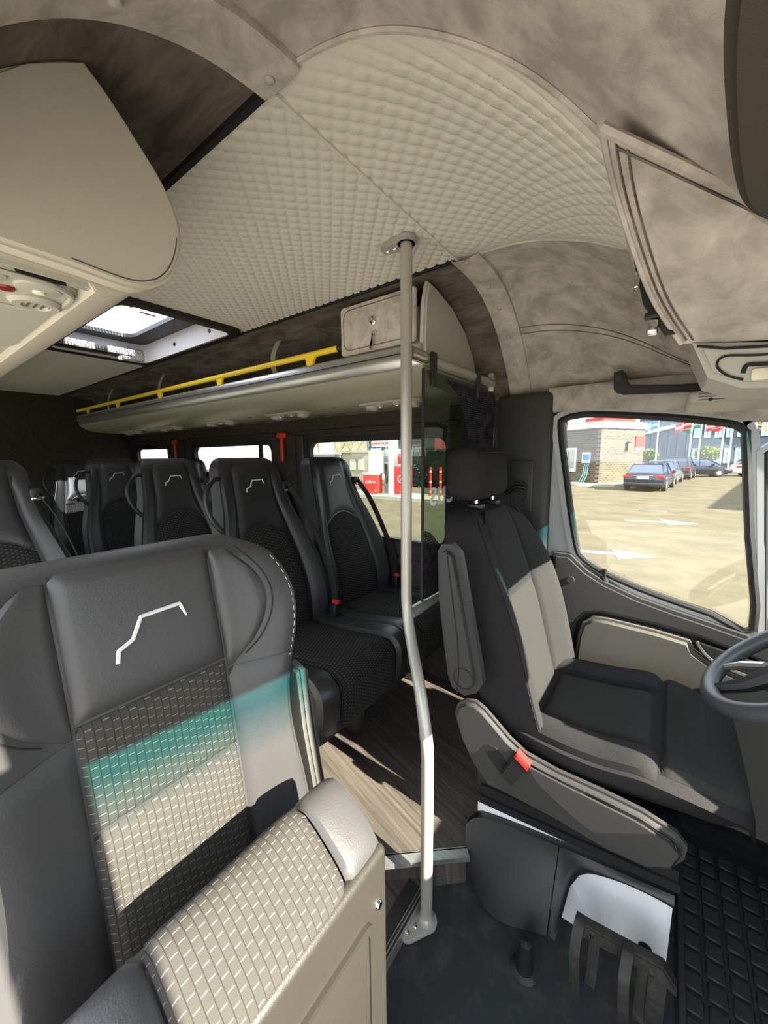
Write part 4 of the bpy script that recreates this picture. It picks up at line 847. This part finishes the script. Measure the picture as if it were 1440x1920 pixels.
ch(MB().rbox(.115, .13, .88, 1.52, .010, .024, r=.004).build('mat_rim', RUBBER), rm)
cell = None
for i in range(9):
    for j in range(12):
        x, y = .145+.046*i, .90+.05*j
        if x > .56 or y > 1.49: continue
        if cell is None: cell = ch(MB().rbox(-.019, .019, -.020, .020, 0, .008, r=.003, seg=1).build('tread_block', RUBBER), rm); cell.matrix_parent_inverse = Matrix.Translation((-.3, -1.2, 0)); c_ = cell
        else: c_ = cell.copy(); col.objects.link(c_)
        c_.location = (x, y, .010)
sw = thing('steering_wheel', 'grey leather steering wheel with silver spoke at the right edge', 'steering wheel', (.27, 1.235, .80))
ph = math.radians(50)
def wp(a, r, h=0): return Vector((r*math.sin(a)*math.sin(ph)-h*math.cos(ph), r*math.cos(a), r*math.sin(a)*math.cos(ph)+h*math.sin(ph)))
MB().tube([wp(2*PI*k/48, .185) for k in range(48)], .020, 12, closed=True).build('rim', mat('grey_wheel_leather', (70, 72, 76), .38, bump=.2, bscale=400), sw)
MB().tube([wp(2*PI*k/24, .001+.058*math.sin(PI*j/1), .0) for k in range(1) for j in range(1)]+[wp(0, .001, -.03)], .06, 20).build('hub', PLAST_B, sw)
for a in (0.0, PI, -PI/2):
    MB().tube([wp(a, .045, -.01), wp(a, .11, -.012), wp(a+.04, .178, -.002)], [.026, .018, .012], 8).build('spoke', ALU if a != -PI/2 else PLAST_B, sw)
MB().tube([wp(-PI/2+.55, .06, .0), wp(-PI/2+.62, .12, .002), wp(-PI/2+.60, .172, .002)], [.012, .012, .007], 8).build('spoke', ALU, sw)
tube('column', PLAST_B, sw, [wp(0, 0, -.02), wp(0, 0, -.28)], .04, 14)
# emergency hammers between the windows
for x, y, z0, lab in ((-2.07, 1.648, 1.26, 'orange-red emergency hammer on the pillar left of the pump window'), (-3.55, 1.648, 1.26, 'orange-red emergency hammer near the rearmost window')):
    h_ = thing('emergency_hammer', lab, 'hammer', (x, y, z0), 0, 'emergency hammers on the window pillars')
    MB().rbox(-.014, .014, -.012, .012, 0, .16, r=.008, seg=3).build('handle', ORANGE, h_)
    MB().rbox(-.042, .042, -.014, .014, .155, .19, r=.008, seg=3).build('head', ORANGE, h_)
    MB().rbox(-.022, .022, .010, .022, .03, .13, r=.003).build('holder', PLAST_B, h_)
# ================================================================== OUTSIDE: FORECOURT
GZ = -.65
ASPH = mat('pale_dusty_asphalt', (74, 70, 57), .95, c2=(90, 84, 68), cscale=1.2, detail=10, bump=.3, bscale=60, spec=.1)
struct(MB().grid(lambda u, v: (-160+320*u, -120+320*v, GZ), 8, 8).build('ground', ASPH, smooth=False), 'pale asphalt forecourt outside')
struct(MB().box(-14, 12, -9, -.45, GZ-.05, GZ+.06).build('bounce_slab', mat('bounce_slab_concrete', (160, 155, 146), .9, c2=(146, 141, 132), cscale=2), smooth=False), 'pale slab added on the unseen entrance side to bounce light upwards')  # unseen slab added to bounce sunlight onto the ceiling
PAINT = mat('white_road_paint', (150, 148, 140), .8)
def arrow(p0, p1, label, w=.09):
    a, b = Vector((p0[0], p0[1], 0)), Vector((p1[0], p1[1], 0)); L = (b-a).length; t = (b-a)/L; n = Vector((-t.y, t.x, 0))
    pts = [(0, -w), (.55*L, -w), (.55*L, -w*4.2), (L, 0), (.55*L, w*4.2), (.55*L, w), (0, w)]
    tag(MB().prism([((a+t*x+n*y).x, (a+t*x+n*y).y) for x, y in pts], 'z', GZ+.002, GZ+.008).build('painted_arrow', PAINT, smooth=False), label, 'road marking')
arrow((-1.6, 8.35), (-.05, 8.75), 'nearer white arrow painted on the forecourt', .10)
arrow((-.95, 13.2), (.75, 13.6), 'farther white arrow painted on the forecourt', .11)
tag(MB().lathe([(.0, .012), (.38, .012), (.40, .0)], (-.35, 15.9, GZ), n=24).build('manhole_cover', mat('iron_cover', (70, 66, 60), .8)), 'dark round manhole cover in the forecourt', 'manhole cover')
# brick station building
def wall_uv(d, o): return lambda c: ((c.x-o[0])*d[0]+(c.y-o[1])*d[1], c.z)
BRICK = brick_mat('tan_brick', (76, 66, 51), (54, 47, 38), (112, 103, 86), 1.3)
bb = thing('brick_building', 'flat-roofed tan brick building with white fascia and red roof stripe', 'building', (-3.6, 27.6, GZ))
A_, B_ = Vector((-3.6, 27.6, 0)), Vector((-1.55, 31.7, 0)); dl = Vector((-.848, .53, 0)); E_ = A_+dl*14; F_ = B_+dl*14
def wallq(name, a, b, z0, z1, m, off=0, th=.25):
    d = (b-a).normalized(); n = Vector((d.y, -d.x, 0))
    vs = []
    for p in (a, b):
        for o in (off, off-th): vs += [(p+n*o)+Vector((0, 0, z0)), (p+n*o)+Vector((0, 0, z1))]
    mb = MB(); mb.add(vs, [(0, 4, 5, 1), (2, 3, 7, 6), (0, 1, 3, 2), (4, 6, 7, 5), (1, 5, 7, 3), (0, 2, 6, 4)])
    return ch(mb.build(name, m, None, smooth=False, uvfn=wall_uv(d, a)), bb), d, n
wallq('wall', A_, B_, GZ, 3.0, BRICK); wallq('wall', E_, A_, GZ, 3.0, BRICK)
RB = mat('bright_red_panel', (208, 34, 30), .5); WB = mat('white_cladding', (172, 171, 167), .6)
wallq('fascia', A_, B_, 2.95, 3.38, WB, .12); wallq('fascia', E_, A_, 2.95, 3.38, WB, .12)
wallq('roof_stripe', A_, A_+(B_-A_)*.72, 3.38, 3.60, RB, .06); wallq('roof_stripe', A_+dl*1.2, A_, 3.38, 3.60, RB, .06); wallq('roof_stripe', A_+dl*5.0, A_+dl*3.6, 3.38, 3.6, RB, .06)
ch(MB().prism([(p.x, p.y) for p in (A_, B_, F_, E_)], 'z', 2.9, 3.0).build('roof', WB, None, smooth=False), bb)
d_ = (B_-A_).normalized(); wallq('red_sign', A_+d_*3.55, A_+d_*4.55, 1.75, 2.5, RB, .08); wallq('sign_foot', A_+d_*3.55, A_+d_*4.55, 1.55, 1.75, mat('cream_panel', (228, 214, 170), .6), .08)
wallq('window_frame', A_+dl*2.6, A_+dl*1.75, .15, 1.75, WB, .06)
wallq('pane', A_+dl*2.45, A_+dl*1.92, .40, 1.62, mat('dark_pane', (120, 128, 130), .15), .08)
wallq('notice_board', A_+dl*1.30, A_+dl*.65, .75, 1.45, WB, .06); wallq('notice', A_+dl*1.22, A_+dl*.74, .92, 1.32, mat('blue_notice', (44, 110, 190), .4), .075)
tb = MB()
for k in range(3): tb.tube([A_+dl*(.72+.14*k)+Vector((0, 0, .7))+Vector((-.05, -.12, 0)), A_+dl*(.76+.16*k)+Vector((-.06, -.14, 0)), A_+dl*(1.0+.2*k)+Vector((-.08, -.16, GZ+.05))], .03, 6)
ch(tb.build('air_hose', mat('pale_teal_hose', (130, 190, 196), .5)), bb)
wl_, dd, nn = wallq('bracket', A_+d_*2.55, A_+d_*2.60, 1.5, 2.1, PLAST_B, .15, .1); wallq('bracket', A_+d_*2.55, A_+d_*2.85, 2.0, 2.1, PLAST_B, .15, .1)
struct(MB().prism([(-16, 33.6), (-4.6, 26.5), (-2.6, 26.9), (-.2, 31.2), (-1.2, 32.4)], 'z', GZ, GZ+.13).build('kerb', mat('kerb_concrete', (168, 160, 144), .9), smooth=False), 'pale kerb round the brick building')
# parked cars
CGL = mat('car_glass', (52, 66, 92), .08, spec=.9); TYRE = mat('tyre', (28, 28, 30), .8); HUB = mat('wheel_alloy', (190, 190, 192), .3, metal=.6)
TAIL = mat('tail_lamp', (200, 24, 24), .25); PLATE = mat('number_plate', (226, 228, 228), .5)
def car(loc, ang, paint, label, L=4.8, W=1.85, H=1.46, suv=0, plate=True):
    t = thing('parked_car', label, 'car', loc, ang, 'cars parked on the forecourt')
    h = L/2; zb = .92+.10*suv; rf = H
    def loop(x, w, z0, z1): return [(x, -w*.94, z0), (x, -w, z0+.2), (x, -w, z1-.16), (x, -w*.90, z1-.02), (x, 0, z1+.015), (x, w*.90, z1-.02), (x, w, z1-.16), (x, w, z0+.2), (x, w*.94, z0)]
    st = [(-h, .78, .42, zb-.18), (-h+.12, .88, .26, zb+.02), (-h+.6, .92, .22, zb+.06), (-h+1.4, .925, .2, zb), (0, .925, .2, zb-.02), (h-1.5, .92, .2, zb-.03), (h-.6, .90, .22, zb-.14), (h-.15, .82, .28, zb-.26), (h, .70, .38, zb-.36)]
    mb = MB(); n = 9
    for x, w, z0, z1 in st: mb.v += loop(x, w*W/1.85, z0, z1)
    for i in range(len(st)-1):
        for j in range(n): mb.f.append((i*n+j, i*n+(j+1) % n, (i+1)*n+(j+1) % n, (i+1)*n+j))
    mb.f += [tuple(range(n)), tuple((len(st)-1)*n+j for j in range(n))]
    mb.build('body', paint, t, ang=50)
    r0, r1 = (-h+.25, -h+.55) if suv else (-h+.55, -h+1.35)
    cab = [(r0, .80, zb+.02), (r1, .66, rf-.05), (r1+.5, .66, rf), (.2, .66, rf), (.55, .64, rf-.05), (1.25, .80, zb-.02)]
    mb = MB(); n = 4
    for x, w, z in cab: mb.v += [(x, -.80*W/1.85, zb-.03), (x, -w*W/1.85, z), (x, w*W/1.85, z), (x, .80*W/1.85, zb-.03)]
    for i in range(len(cab)-1):
        for j in range(4): mb.f.append((i*n+j, i*n+(j+1) % n, (i+1)*n+(j+1) % n, (i+1)*n+j))
    mb.f += [(0, 1, 2, 3), (20, 21, 22, 23)]; mb.build('windows', CGL, t, smooth=False)
    MB().prism([(r1-.06, rf-.055), (r1+.5, rf+.012), (.2, rf+.012), (.6, rf-.07), (.55, rf-.085), (.2, rf-.02), (r1+.5, rf-.02)], 'y', -.67*W/1.85, .67*W/1.85, .01).build('roof', paint, t)
    for s in (-1, 1):
        for xx in ((r0, r1), (1.25, .55), (-.15, -.15)):
            MB().tube([(xx[0], s*.80*W/1.85, zb-.02), (xx[1], s*.665*W/1.85, rf-.03)], .035, 6).build('roof_pillar', paint, t)
        MB().rbox(-h+.02, -h+.34, min(s*.50, s*.90)*W/1.85, max(s*.50, s*.90)*W/1.85, zb-.22, zb-.06, r=.04).build('tail_lamp', TAIL, t)
        MB().rbox(h-.42, h-.12, min(s*.52, s*.86)*W/1.85, max(s*.52, s*.86)*W/1.85, zb-.36, zb-.24, r=.04).build('headlamp', CHROME, t)
        MB().rbox(.55, .75, min(s*.90, s*1.06), max(s*.90, s*1.06), zb-.02, zb+.12, r=.03).build('door_mirror', paint, t)
        for x in (-h+.95, h-.92):
            wh = MB().lathe([(.0, -.10), (.22, -.11), (.33, -.10), (.345, -.05), (.345, .05), (.33, .10), (0, .10)], (x, s*(W/2-.09), .345), 'y', 20).build('wheel', TYRE, t)
            MB().lathe([(0, -.012), (.10, -.014), (.215, -.004), (.225, .02), (0, .03)], (x, s*(W/2+.012), .345), 'y', 10).build('rim', HUB, wh)
    MB().rbox(-h-.03, -h+.12, -.86*W/1.85, .86*W/1.85, .30, .48, r=.04).build('bumper', paint, t)
    if plate: MB().rbox(-h-.012, -h+.02, -.27, .27, zb-.26, zb-.13, r=.004).build('number_plate', PLATE, t)
    MB().rbox(-h+.0, -h+.04, -.45, .45, zb-.10, zb-.075, r=.006).build('chrome_strip', CHROME, t)
    return t
NAVY = mat('navy_car_paint', (22, 28, 40), .18, spec=.7); GREYP = mat('grey_green_car_paint', (70, 82, 84), .2, spec=.7); DARKP = mat('charcoal_car_paint', (34, 36, 42), .2, spec=.7); WHITEP = mat('white_car_paint', (224, 226, 228), .2)
def rear_at(p, a, L): return (p[0]+math.cos(a)*L/2, p[1]+math.sin(a)*L/2, GZ)
a1 = math.radians(84); car(rear_at((-1.1, 24.0), a1, 5.0), a1, NAVY, 'navy saloon car parked in front of the brick wall, rear towards us', 5.0)
a2 = math.radians(83); car(rear_at((-.62, 30.2), a2, 4.6), a2, GREYP, 'grey-green car parked between the navy saloon and the tall dark car', 4.6, H=1.5)
a3 = math.radians(83); car(rear_at((.25, 36.2), a3, 4.7), a3, DARKP, 'tall charcoal sport utility car behind the saloon', 4.7, 1.92, 1.72, 1)
car((2.0, 42.6, GZ), math.radians(12), NAVY, 'dark hatchback seen side-on under the flagpoles', 4.1, H=1.45, suv=.6)
car((6.5, 45, GZ), math.radians(12), WHITEP, 'white car at the right end of the parked cars', 4.4, H=1.5, suv=.4)
# glazed office block with windows, flagpoles and flags
OFF = mat('blue_grey_cladding', (88, 100, 116), .35, c2=(70, 80, 96), cscale=.15)
ob = thing('office_building', 'blue-grey glazed office block behind the flagpoles', 'building', (12, 66, GZ))
ch(MB().box(-3.6, 42, 60, 78, GZ, 15).build('main_block', OFF, None, smooth=False), ob)
for k, x in enumerate([-3.2+.9*i for i in range(6)]): ch(MB().box(x, x+.05, 59.94, 60, GZ, 15).build('panel_joint', PLAST, None, smooth=False), ob)
ch(MB().prism([(-3.6, 4.2), (2.0, 5.2), (2.0, 4.9), (-3.6, 3.6)], 'y', 59.6, 60).build('ramp_band', mat('pale_band', (150, 164, 180), .4), None, smooth=False), ob)
WPN = mat('office_pane', (150, 190, 205), .12)
for zz in (.1, 3.1, 6.1, 9.1):
    for i in range(13):
        x = 1.9+.98*i
        f = ch(MB().box(x, x+.74, 59.90, 60.0, zz, zz+1.9).build('window', PLAST_B, None, smooth=False), ob)
        for k in range(2): MB().box(x+.05+.34*k, x+.35+.34*k, 59.87, 59.91, zz+.06, zz+1.84).build('pane', WPN, f, smooth=False)
fcols = [(60, 130, 200), (205, 60, 60), (60, 150, 110), (210, 56, 66), (214, 60, 70), (60, 160, 150)]
for i, (x, y) in enumerate(((-1.15, 44), (1.3, 45), (2.0, 46), (3.5, 45), (4.15, 46))):
    fp = thing('flagpole', ['white flagpole above the navy saloon', 'white flagpole rising behind the tall dark car', 'thin flagpole left of the round tree', 'white flagpole right of the round tree', 'last flagpole before the window edge'][i], 'flagpole', (x, y, GZ), 0, 'flagpoles in front of the office block')
    MB().tube([(0, 0, 0), (0, 0, 9.5)], [.075, .05], 10).build('pole', WB, fp)
    MB().lathe([(.16, 0), (.16, .10), (.08, .14)], (0, 0, 0), n=12).build('pole_base', WB, fp)
    def flag(u, v): return (-.05-1.15*u, .10*math.sin(u*7), 5.0-.35*u-.75*v+.08*math.sin(u*6))
    MB().grid(flag, 10, 5).build('flag', mat('flag_cloth_%d' % i, fcols[i], .8), fp)
    MB().grid(lambda u, v: (lambda p: (p[0], p[1]-.01, p[2]-.26))(flag(u, v*.3)), 10, 2).build('flag_stripe', WB, fp)
# clipped round trees and bare trees
LEAF = mat('fresh_leaves', (150, 160, 60), .8, c2=(110, 128, 50), cscale=3); BARK = mat('bark', (96, 84, 70), .9)
for i, (x, y, rr) in enumerate(((-1.75, 47, .75), (2.75, 47.5, 1.0))):
    tt = thing('clipped_tree', ['small round clipped tree beside the brick building', 'larger round clipped tree between the flagpoles'][i], 'tree', (x, y, GZ), 0, 'clipped trees before the office')
    MB().tube([(0, 0, 0), (0.02, 0, 1.4)], [.08, .06], 8).build('trunk', BARK, tt)
    mb = MB()
    for k in range(900):
        a, b, q = random.random()*2*PI, math.acos(2*random.random()-1), rr*(.55+.45*random.random()**.4)
        c = Vector((q*math.sin(b)*math.cos(a), q*math.sin(b)*math.sin(a), 1.9+.72*q*math.cos(b))); s = .09+.06*random.random()
        d1 = Vector((random.gauss(0, 1), random.gauss(0, 1), random.gauss(0, 1))).normalized(); d2 = d1.cross(Vector((random.random(), .3, .5))).normalized()
        mb.add([c-d1*s, c+d2*s*.6, c+d1*s, c-d2*s*.6], [(0, 1, 2, 3)])
    mb.build('foliage', LEAF, tt, smooth=False)['kind'] = 'stuff'
def bare_tree(x, y, h, label, seed, m=BARK):
    rnd = random.Random(seed); t = thing('bare_tree', label, 'tree', (x, y, GZ), 0, 'leafless trees round the forecourt'); tr_, br_ = MB(), MB()
    def grow(p, d, L, r, lev):
        q = p+d*L; (tr_ if lev < 1 else br_).tube([p, p.lerp(q, .5)+Vector((rnd.gauss(0, .04), rnd.gauss(0, .04), 0))*L, q], [r, r*.8, r*.6], 5 if lev else 8)
        if lev >= 5: return
        for k in range(2 if lev > 2 else 3):
            nd = (d+Vector((rnd.gauss(0, .55), rnd.gauss(0, .55), rnd.gauss(.12, .3)))).normalized(); grow(q, nd, L*rnd.uniform(.62, .8), r*.6, lev+1)
    grow(Vector((0, 0, 0)), Vector((0, 0, 1)), h*.30, h*.018, 0); tr_.build('trunk', m, t); br_.build('branches', m, t)
bare_tree(-8.0, 40, 8, 'leafless tree behind the roof of the brick building', 3)
bare_tree(7.2, 50, 7, 'tawny leafless tree at the right end of the office block', 5, mat('tawny_twigs', (176, 140, 84), .9))
bare_tree(7.9, 51, 6.5, 'second tawny leafless tree behind the white car', 6, bpy.data.materials['tawny_twigs'])
bare_tree(-31.5, 35.5, 5.4, 'leafless tree behind the white kiosk seen past the headrest', 8)
bare_tree(-35.5, 36.5, 5.0, 'leafless tree right of the white kiosk', 9)
bare_tree(-40, 19.5, 9, 'leafless tree in the middle side window', 11)
bare_tree(-40, 12.2, 9, 'leafless tree in the rearmost side window', 12)
# fuel station seen through the big side window
LG = mat('light_grey_panel', (132, 133, 131), .5)
CRM = mat('cream_kiosk', (160, 152, 130), .7)
ki = thing('kiosk', 'white flat-roofed kiosk behind the first-row window seat', 'building', (-24, 24, GZ))
ch(MB().box(-30, -22.6, 24.0, 28, GZ, 1.50).build('wall', LG, None, smooth=False), ki); ch(MB().box(-22.6, -19.6, 24.2, 28.2, GZ, 1.62).build('wall', CRM, None, smooth=False), ki)
ch(MB().box(-30.1, -22.5, 23.85, 28.1, 1.50, 1.62).build('roof_edge', WB, None, smooth=False), ki); ch(MB().box(-22.7, -19.5, 24.05, 28.3, 1.62, 1.76).build('roof_edge', CRM, None, smooth=False), ki)
for x in (-21.6, -20.7): ch(MB().box(x, x+.6, 24.15, 24.2, .2, 1.1).build('window', mat('grey_shutter', (190, 186, 172), .6), None, smooth=False), ki)
ts = thing('price_totem', 'orange and white totem sign above the kiosk roof', 'sign', (-31.5, 29.6, GZ))
ch(MB().box(-32.2, -30.9, 29.5, 29.7, 2.85, 3.2).build('header', mat('orange_panel', (240, 160, 40), .5), None, smooth=False), ts)
ch(MB().box(-32.1, -31.0, 29.5, 29.7, 2.35, 2.85).build('panel', WB, None, smooth=False), ts)
for x in (-32.15, -31.05): ch(MB().box(x, x+.12, 29.5, 29.7, GZ, 2.85).build('post', mat('orange_red_post', (214, 96, 60), .5), None, smooth=False), ts)
gl = thing('office_building', 'dark glazed building with red lettering behind the pumps', 'building', (-29, 45, GZ))
ch(MB().box(-33.5, -24, 41, 50, GZ, 9).build('main_block', mat('dark_glazing', (54, 66, 78), .15), None, smooth=False), gl)
for i in range(13): ch(MB().box(-33.3+.75*i, -33.15+.75*i, 40.88, 41, GZ, 9).build('mullion', WPN, None, smooth=False), gl)
sb = ch(MB().box(-32.4, -29.0, 40.6, 40.8, 2.55, 3.45).build('sign_board', mat('pale_sign', (214, 216, 220), .5), None, smooth=False), gl)
sub(text('lettering', 'KAUNO GLOBUS', .42, RB, None, Matrix.Translation((-30.7, 40.58, 3.0)) @ Matrix.Rotation(PI/2, 4, 'X'), .02), sb)
ch(MB().box(-32.2, -30.6, 40.2, 40.4, 1.6, 2.35).build('pale_board', mat('pale_blue_board', (196, 220, 226), .5), None, smooth=False), gl)
gb = thing('brick_gable', 'grey brick gable wall right of the glazed building', 'building', (-21, 36, GZ))
ch(MB().box(-25.2, -16.6, 35.5, 36.6, GZ, 3.4).build('wall', brick_mat('grey_brick', (84, 80, 77), (62, 58, 56), (118, 114, 110), 1.2), None, smooth=False, uvfn=lambda c: (c.x, c.z)), gb)
ch(MB().box(-25.3, -16.5, 35.4, 35.6, 3.3, 3.7).build('band', CRM, None, smooth=False), gb)
ch(MB().box(-19.7, -18.0, 35.2, 35.4, 1.9, 3.7).build('red_panel', mat('faded_red_panel', (188, 84, 80), .6), None, smooth=False), gb)
struct(MB().prism([(-14.5, 14.0), (-6.0, 13.6), (-6.0, 15.4), (-14.5, 15.8)], 'z', GZ, GZ+.16).build('pump_island', mat('island_concrete', (176, 168, 152), .9), smooth=False), 'raised concrete pump island')
IZ = GZ+.16
b1 = thing('red_cabinet', 'low red cabinet with white lettering on the pump island', 'cabinet', (-11.55, 14.55, IZ), math.radians(10))
MB().rbox(-.40, .40, -.25, .25, .02, .92, r=.02).build('body', RB, b1); MB().rbox(-.42, .42, -.27, .27, .90, 1.0, r=.02).build('top', WB, b1)
text('lettering', 'milro', .26, WB, b1, Matrix.Translation((0, -.253, .58)) @ Matrix.Rotation(PI/2, 4, 'X'), .004); text('number', '0', .15, WB, b1, Matrix.Translation((.28, -.253, .14)) @ Matrix.Rotation(PI/2, 4, 'X'), .004)
p1 = thing('fuel_pump', 'white fuel pump with grey display and black hoses beside the low red cabinet', 'fuel pump', (-11.1, 15.5, IZ), math.radians(10))
MB().rbox(-.34, .34, -.25, .25, .90, 2.1, r=.03).build('head', LG, p1); MB().rbox(-.26, .26, -.262, -.25, 1.55, 1.95, r=.01).build('display', mat('display_grey', (120, 126, 124), .2), p1)
MB().rbox(-.30, .30, -.22, .22, .0, .92, r=.02).build('body', WB, p1)
for k in range(3):
    MB().tube(bez([(-.2+.2*k, -.27, 1.4), (-.16+.2*k, -.36, .9), (-.12+.2*k, -.32, .45), (-.05+.2*k, -.28, 1.1)]), .022, 6).build('hose', PLAST_B, p1)
    MB().rbox(-.24+.2*k, -.16+.2*k, -.33, -.25, 1.1, 1.42, r=.02).build('nozzle', PLAST_B, p1)
p2 = thing('fuel_pump', 'tall white fuel pump with red lower door next to the grab pole', 'fuel pump', (-10.05, 14.9, IZ), math.radians(10))
MB().rbox(-.62, -.32, -.28, .28, 0, 2.55, r=.03).build('column', WB, p2); MB().rbox(-.32, .40, -.25, .25, 0, 1.30, r=.02).build('door', RB, p2); MB().rbox(-.32, .40, -.24, .24, 1.30, 2.1, r=.02).build('head', WB, p2)
MB().rbox(-.1, .35, -.26, -.24, 1.45, 1.9, r=.01).build('panel', RB, p2)
MB().tube([(.05+.17*math.cos(2*PI*k/24), -.255, .72+.17*math.sin(2*PI*k/24)) for k in range(24)], .022, 6, closed=True).build('ring', WB, p2); text('letter', 'A', .22, WB, p2, Matrix.Translation((.05, -.258, .72)) @ Matrix.Rotation(PI/2, 4, 'X'), .004)
for i, (x, y) in enumerate(((-8.6, 15.0), (-8.2, 15.2))):
    bo = thing('bollard', ['left of two red and white bollards', 'right of two red and white bollards'][i], 'bollard', (x, y, GZ), 0, 'red and white bollards')
    MB().tube([(0, 0, 0), (0, 0, 1.45)], .06, 12).build('post', RB, bo)
    for z in (.3, .75, 1.2): MB().tube([(0, 0, z), (0, 0, z+.09)], .063, 12).build('band', WB, bo)
# unseen building added on the right to cast the forecourt shadow, and buildings that close the horizon
tag(MB().prism([(9.2, 17.0), (13.2, 42), (26, 42), (26, 17)], 'z', GZ, 4.4).build('shadow_building', CRM, smooth=False), 'cream building added beyond the right picture edge to cast the forecourt shadow', 'building')
tag(MB().box(-90, -62, 4, 60, GZ, 2.6).build('long_shed', mat('pale_grey_shed', (196, 200, 198), .8), smooth=False), 'long pale shed far behind the rear side windows', 'building')
tag(MB().prism([(-60, 62), (-30, 66), (-30, 70), (-60, 70)], 'z', GZ, 6).build('apartment_block', CRM, smooth=False), 'distant cream block behind the kiosk', 'building')
for i, px in enumerate(((-33, 22.6), (-36, 21.2), (-38, 17))):
    lp_ = thing('lamp_post', ['nearest grey lamp post in the middle side window', 'second grey lamp post in the middle side window', 'grey lamp post farthest to the rear'][i], 'lamp post', (px[0], px[1], GZ), 0, 'lamp posts by the road')
    MB().tube([(0, 0, 0), (0, 0, 6)], [.07, .04], 8).build('post', LG, lp_); MB().rbox(-.3, .05, -.06, .06, 5.95, 6.05, r=.02).build('lamp_head', LG, lp_)

# unseen box added in the windscreen to shade the pole and first row
rs = thing('shade_box', 'dark box added inside the windscreen to shade the first row', 'sign', (.36, .68, 1.25))
ch(MB().rbox(.335, .375, .44, .94, 1.08, 1.448, r=.01).build('case', PLAST_B), rs)
ch(MB().rbox(.374, .380, .48, .88, 1.11, 1.38, r=.003).build('display', mat('shade_box_face', (30, 30, 28), .2)), rs)  # front plate of the added box
for y in (.52, .84): ch(tube('bracket', PLAST_B, None, [(.355, y, 1.44), (.345, y, 1.466)], .008, 8), rs)

hg = thing('reflection_hedge', 'dark leafy block behind the bollards, added in place of a glass reflection', 'reflection_hedge', (-12.5, 21, GZ))  # leafy block stands in for a dark reflection in the partition glass
MB().rbox(-2.2, 2.6, -.5, .5, 0, 2.3, r=.25).build('core', mat('reflection_core', (16, 24, 16), .95), hg)
mb = MB()
for k in range(1500):
    c = Vector((random.uniform(-2.3, 2.7), -.5+random.uniform(-.06, .1), random.uniform(.05, 2.35))); s = .05+.04*random.random()
    d1 = Vector((random.gauss(0, 1), random.gauss(0, .5), random.gauss(0, 1))).normalized(); d2 = d1.cross(Vector((.2, 1, .1))).normalized()
    mb.add([c-d1*s, c+d2*s*.6, c+d1*s, c-d2*s*.6], [(0, 1, 2, 3)])
mb.build('foliage', mat('reflection_leaves', (30, 46, 28), .9, c2=(44, 62, 36), cscale=3), hg, smooth=False)['kind'] = 'stuff'
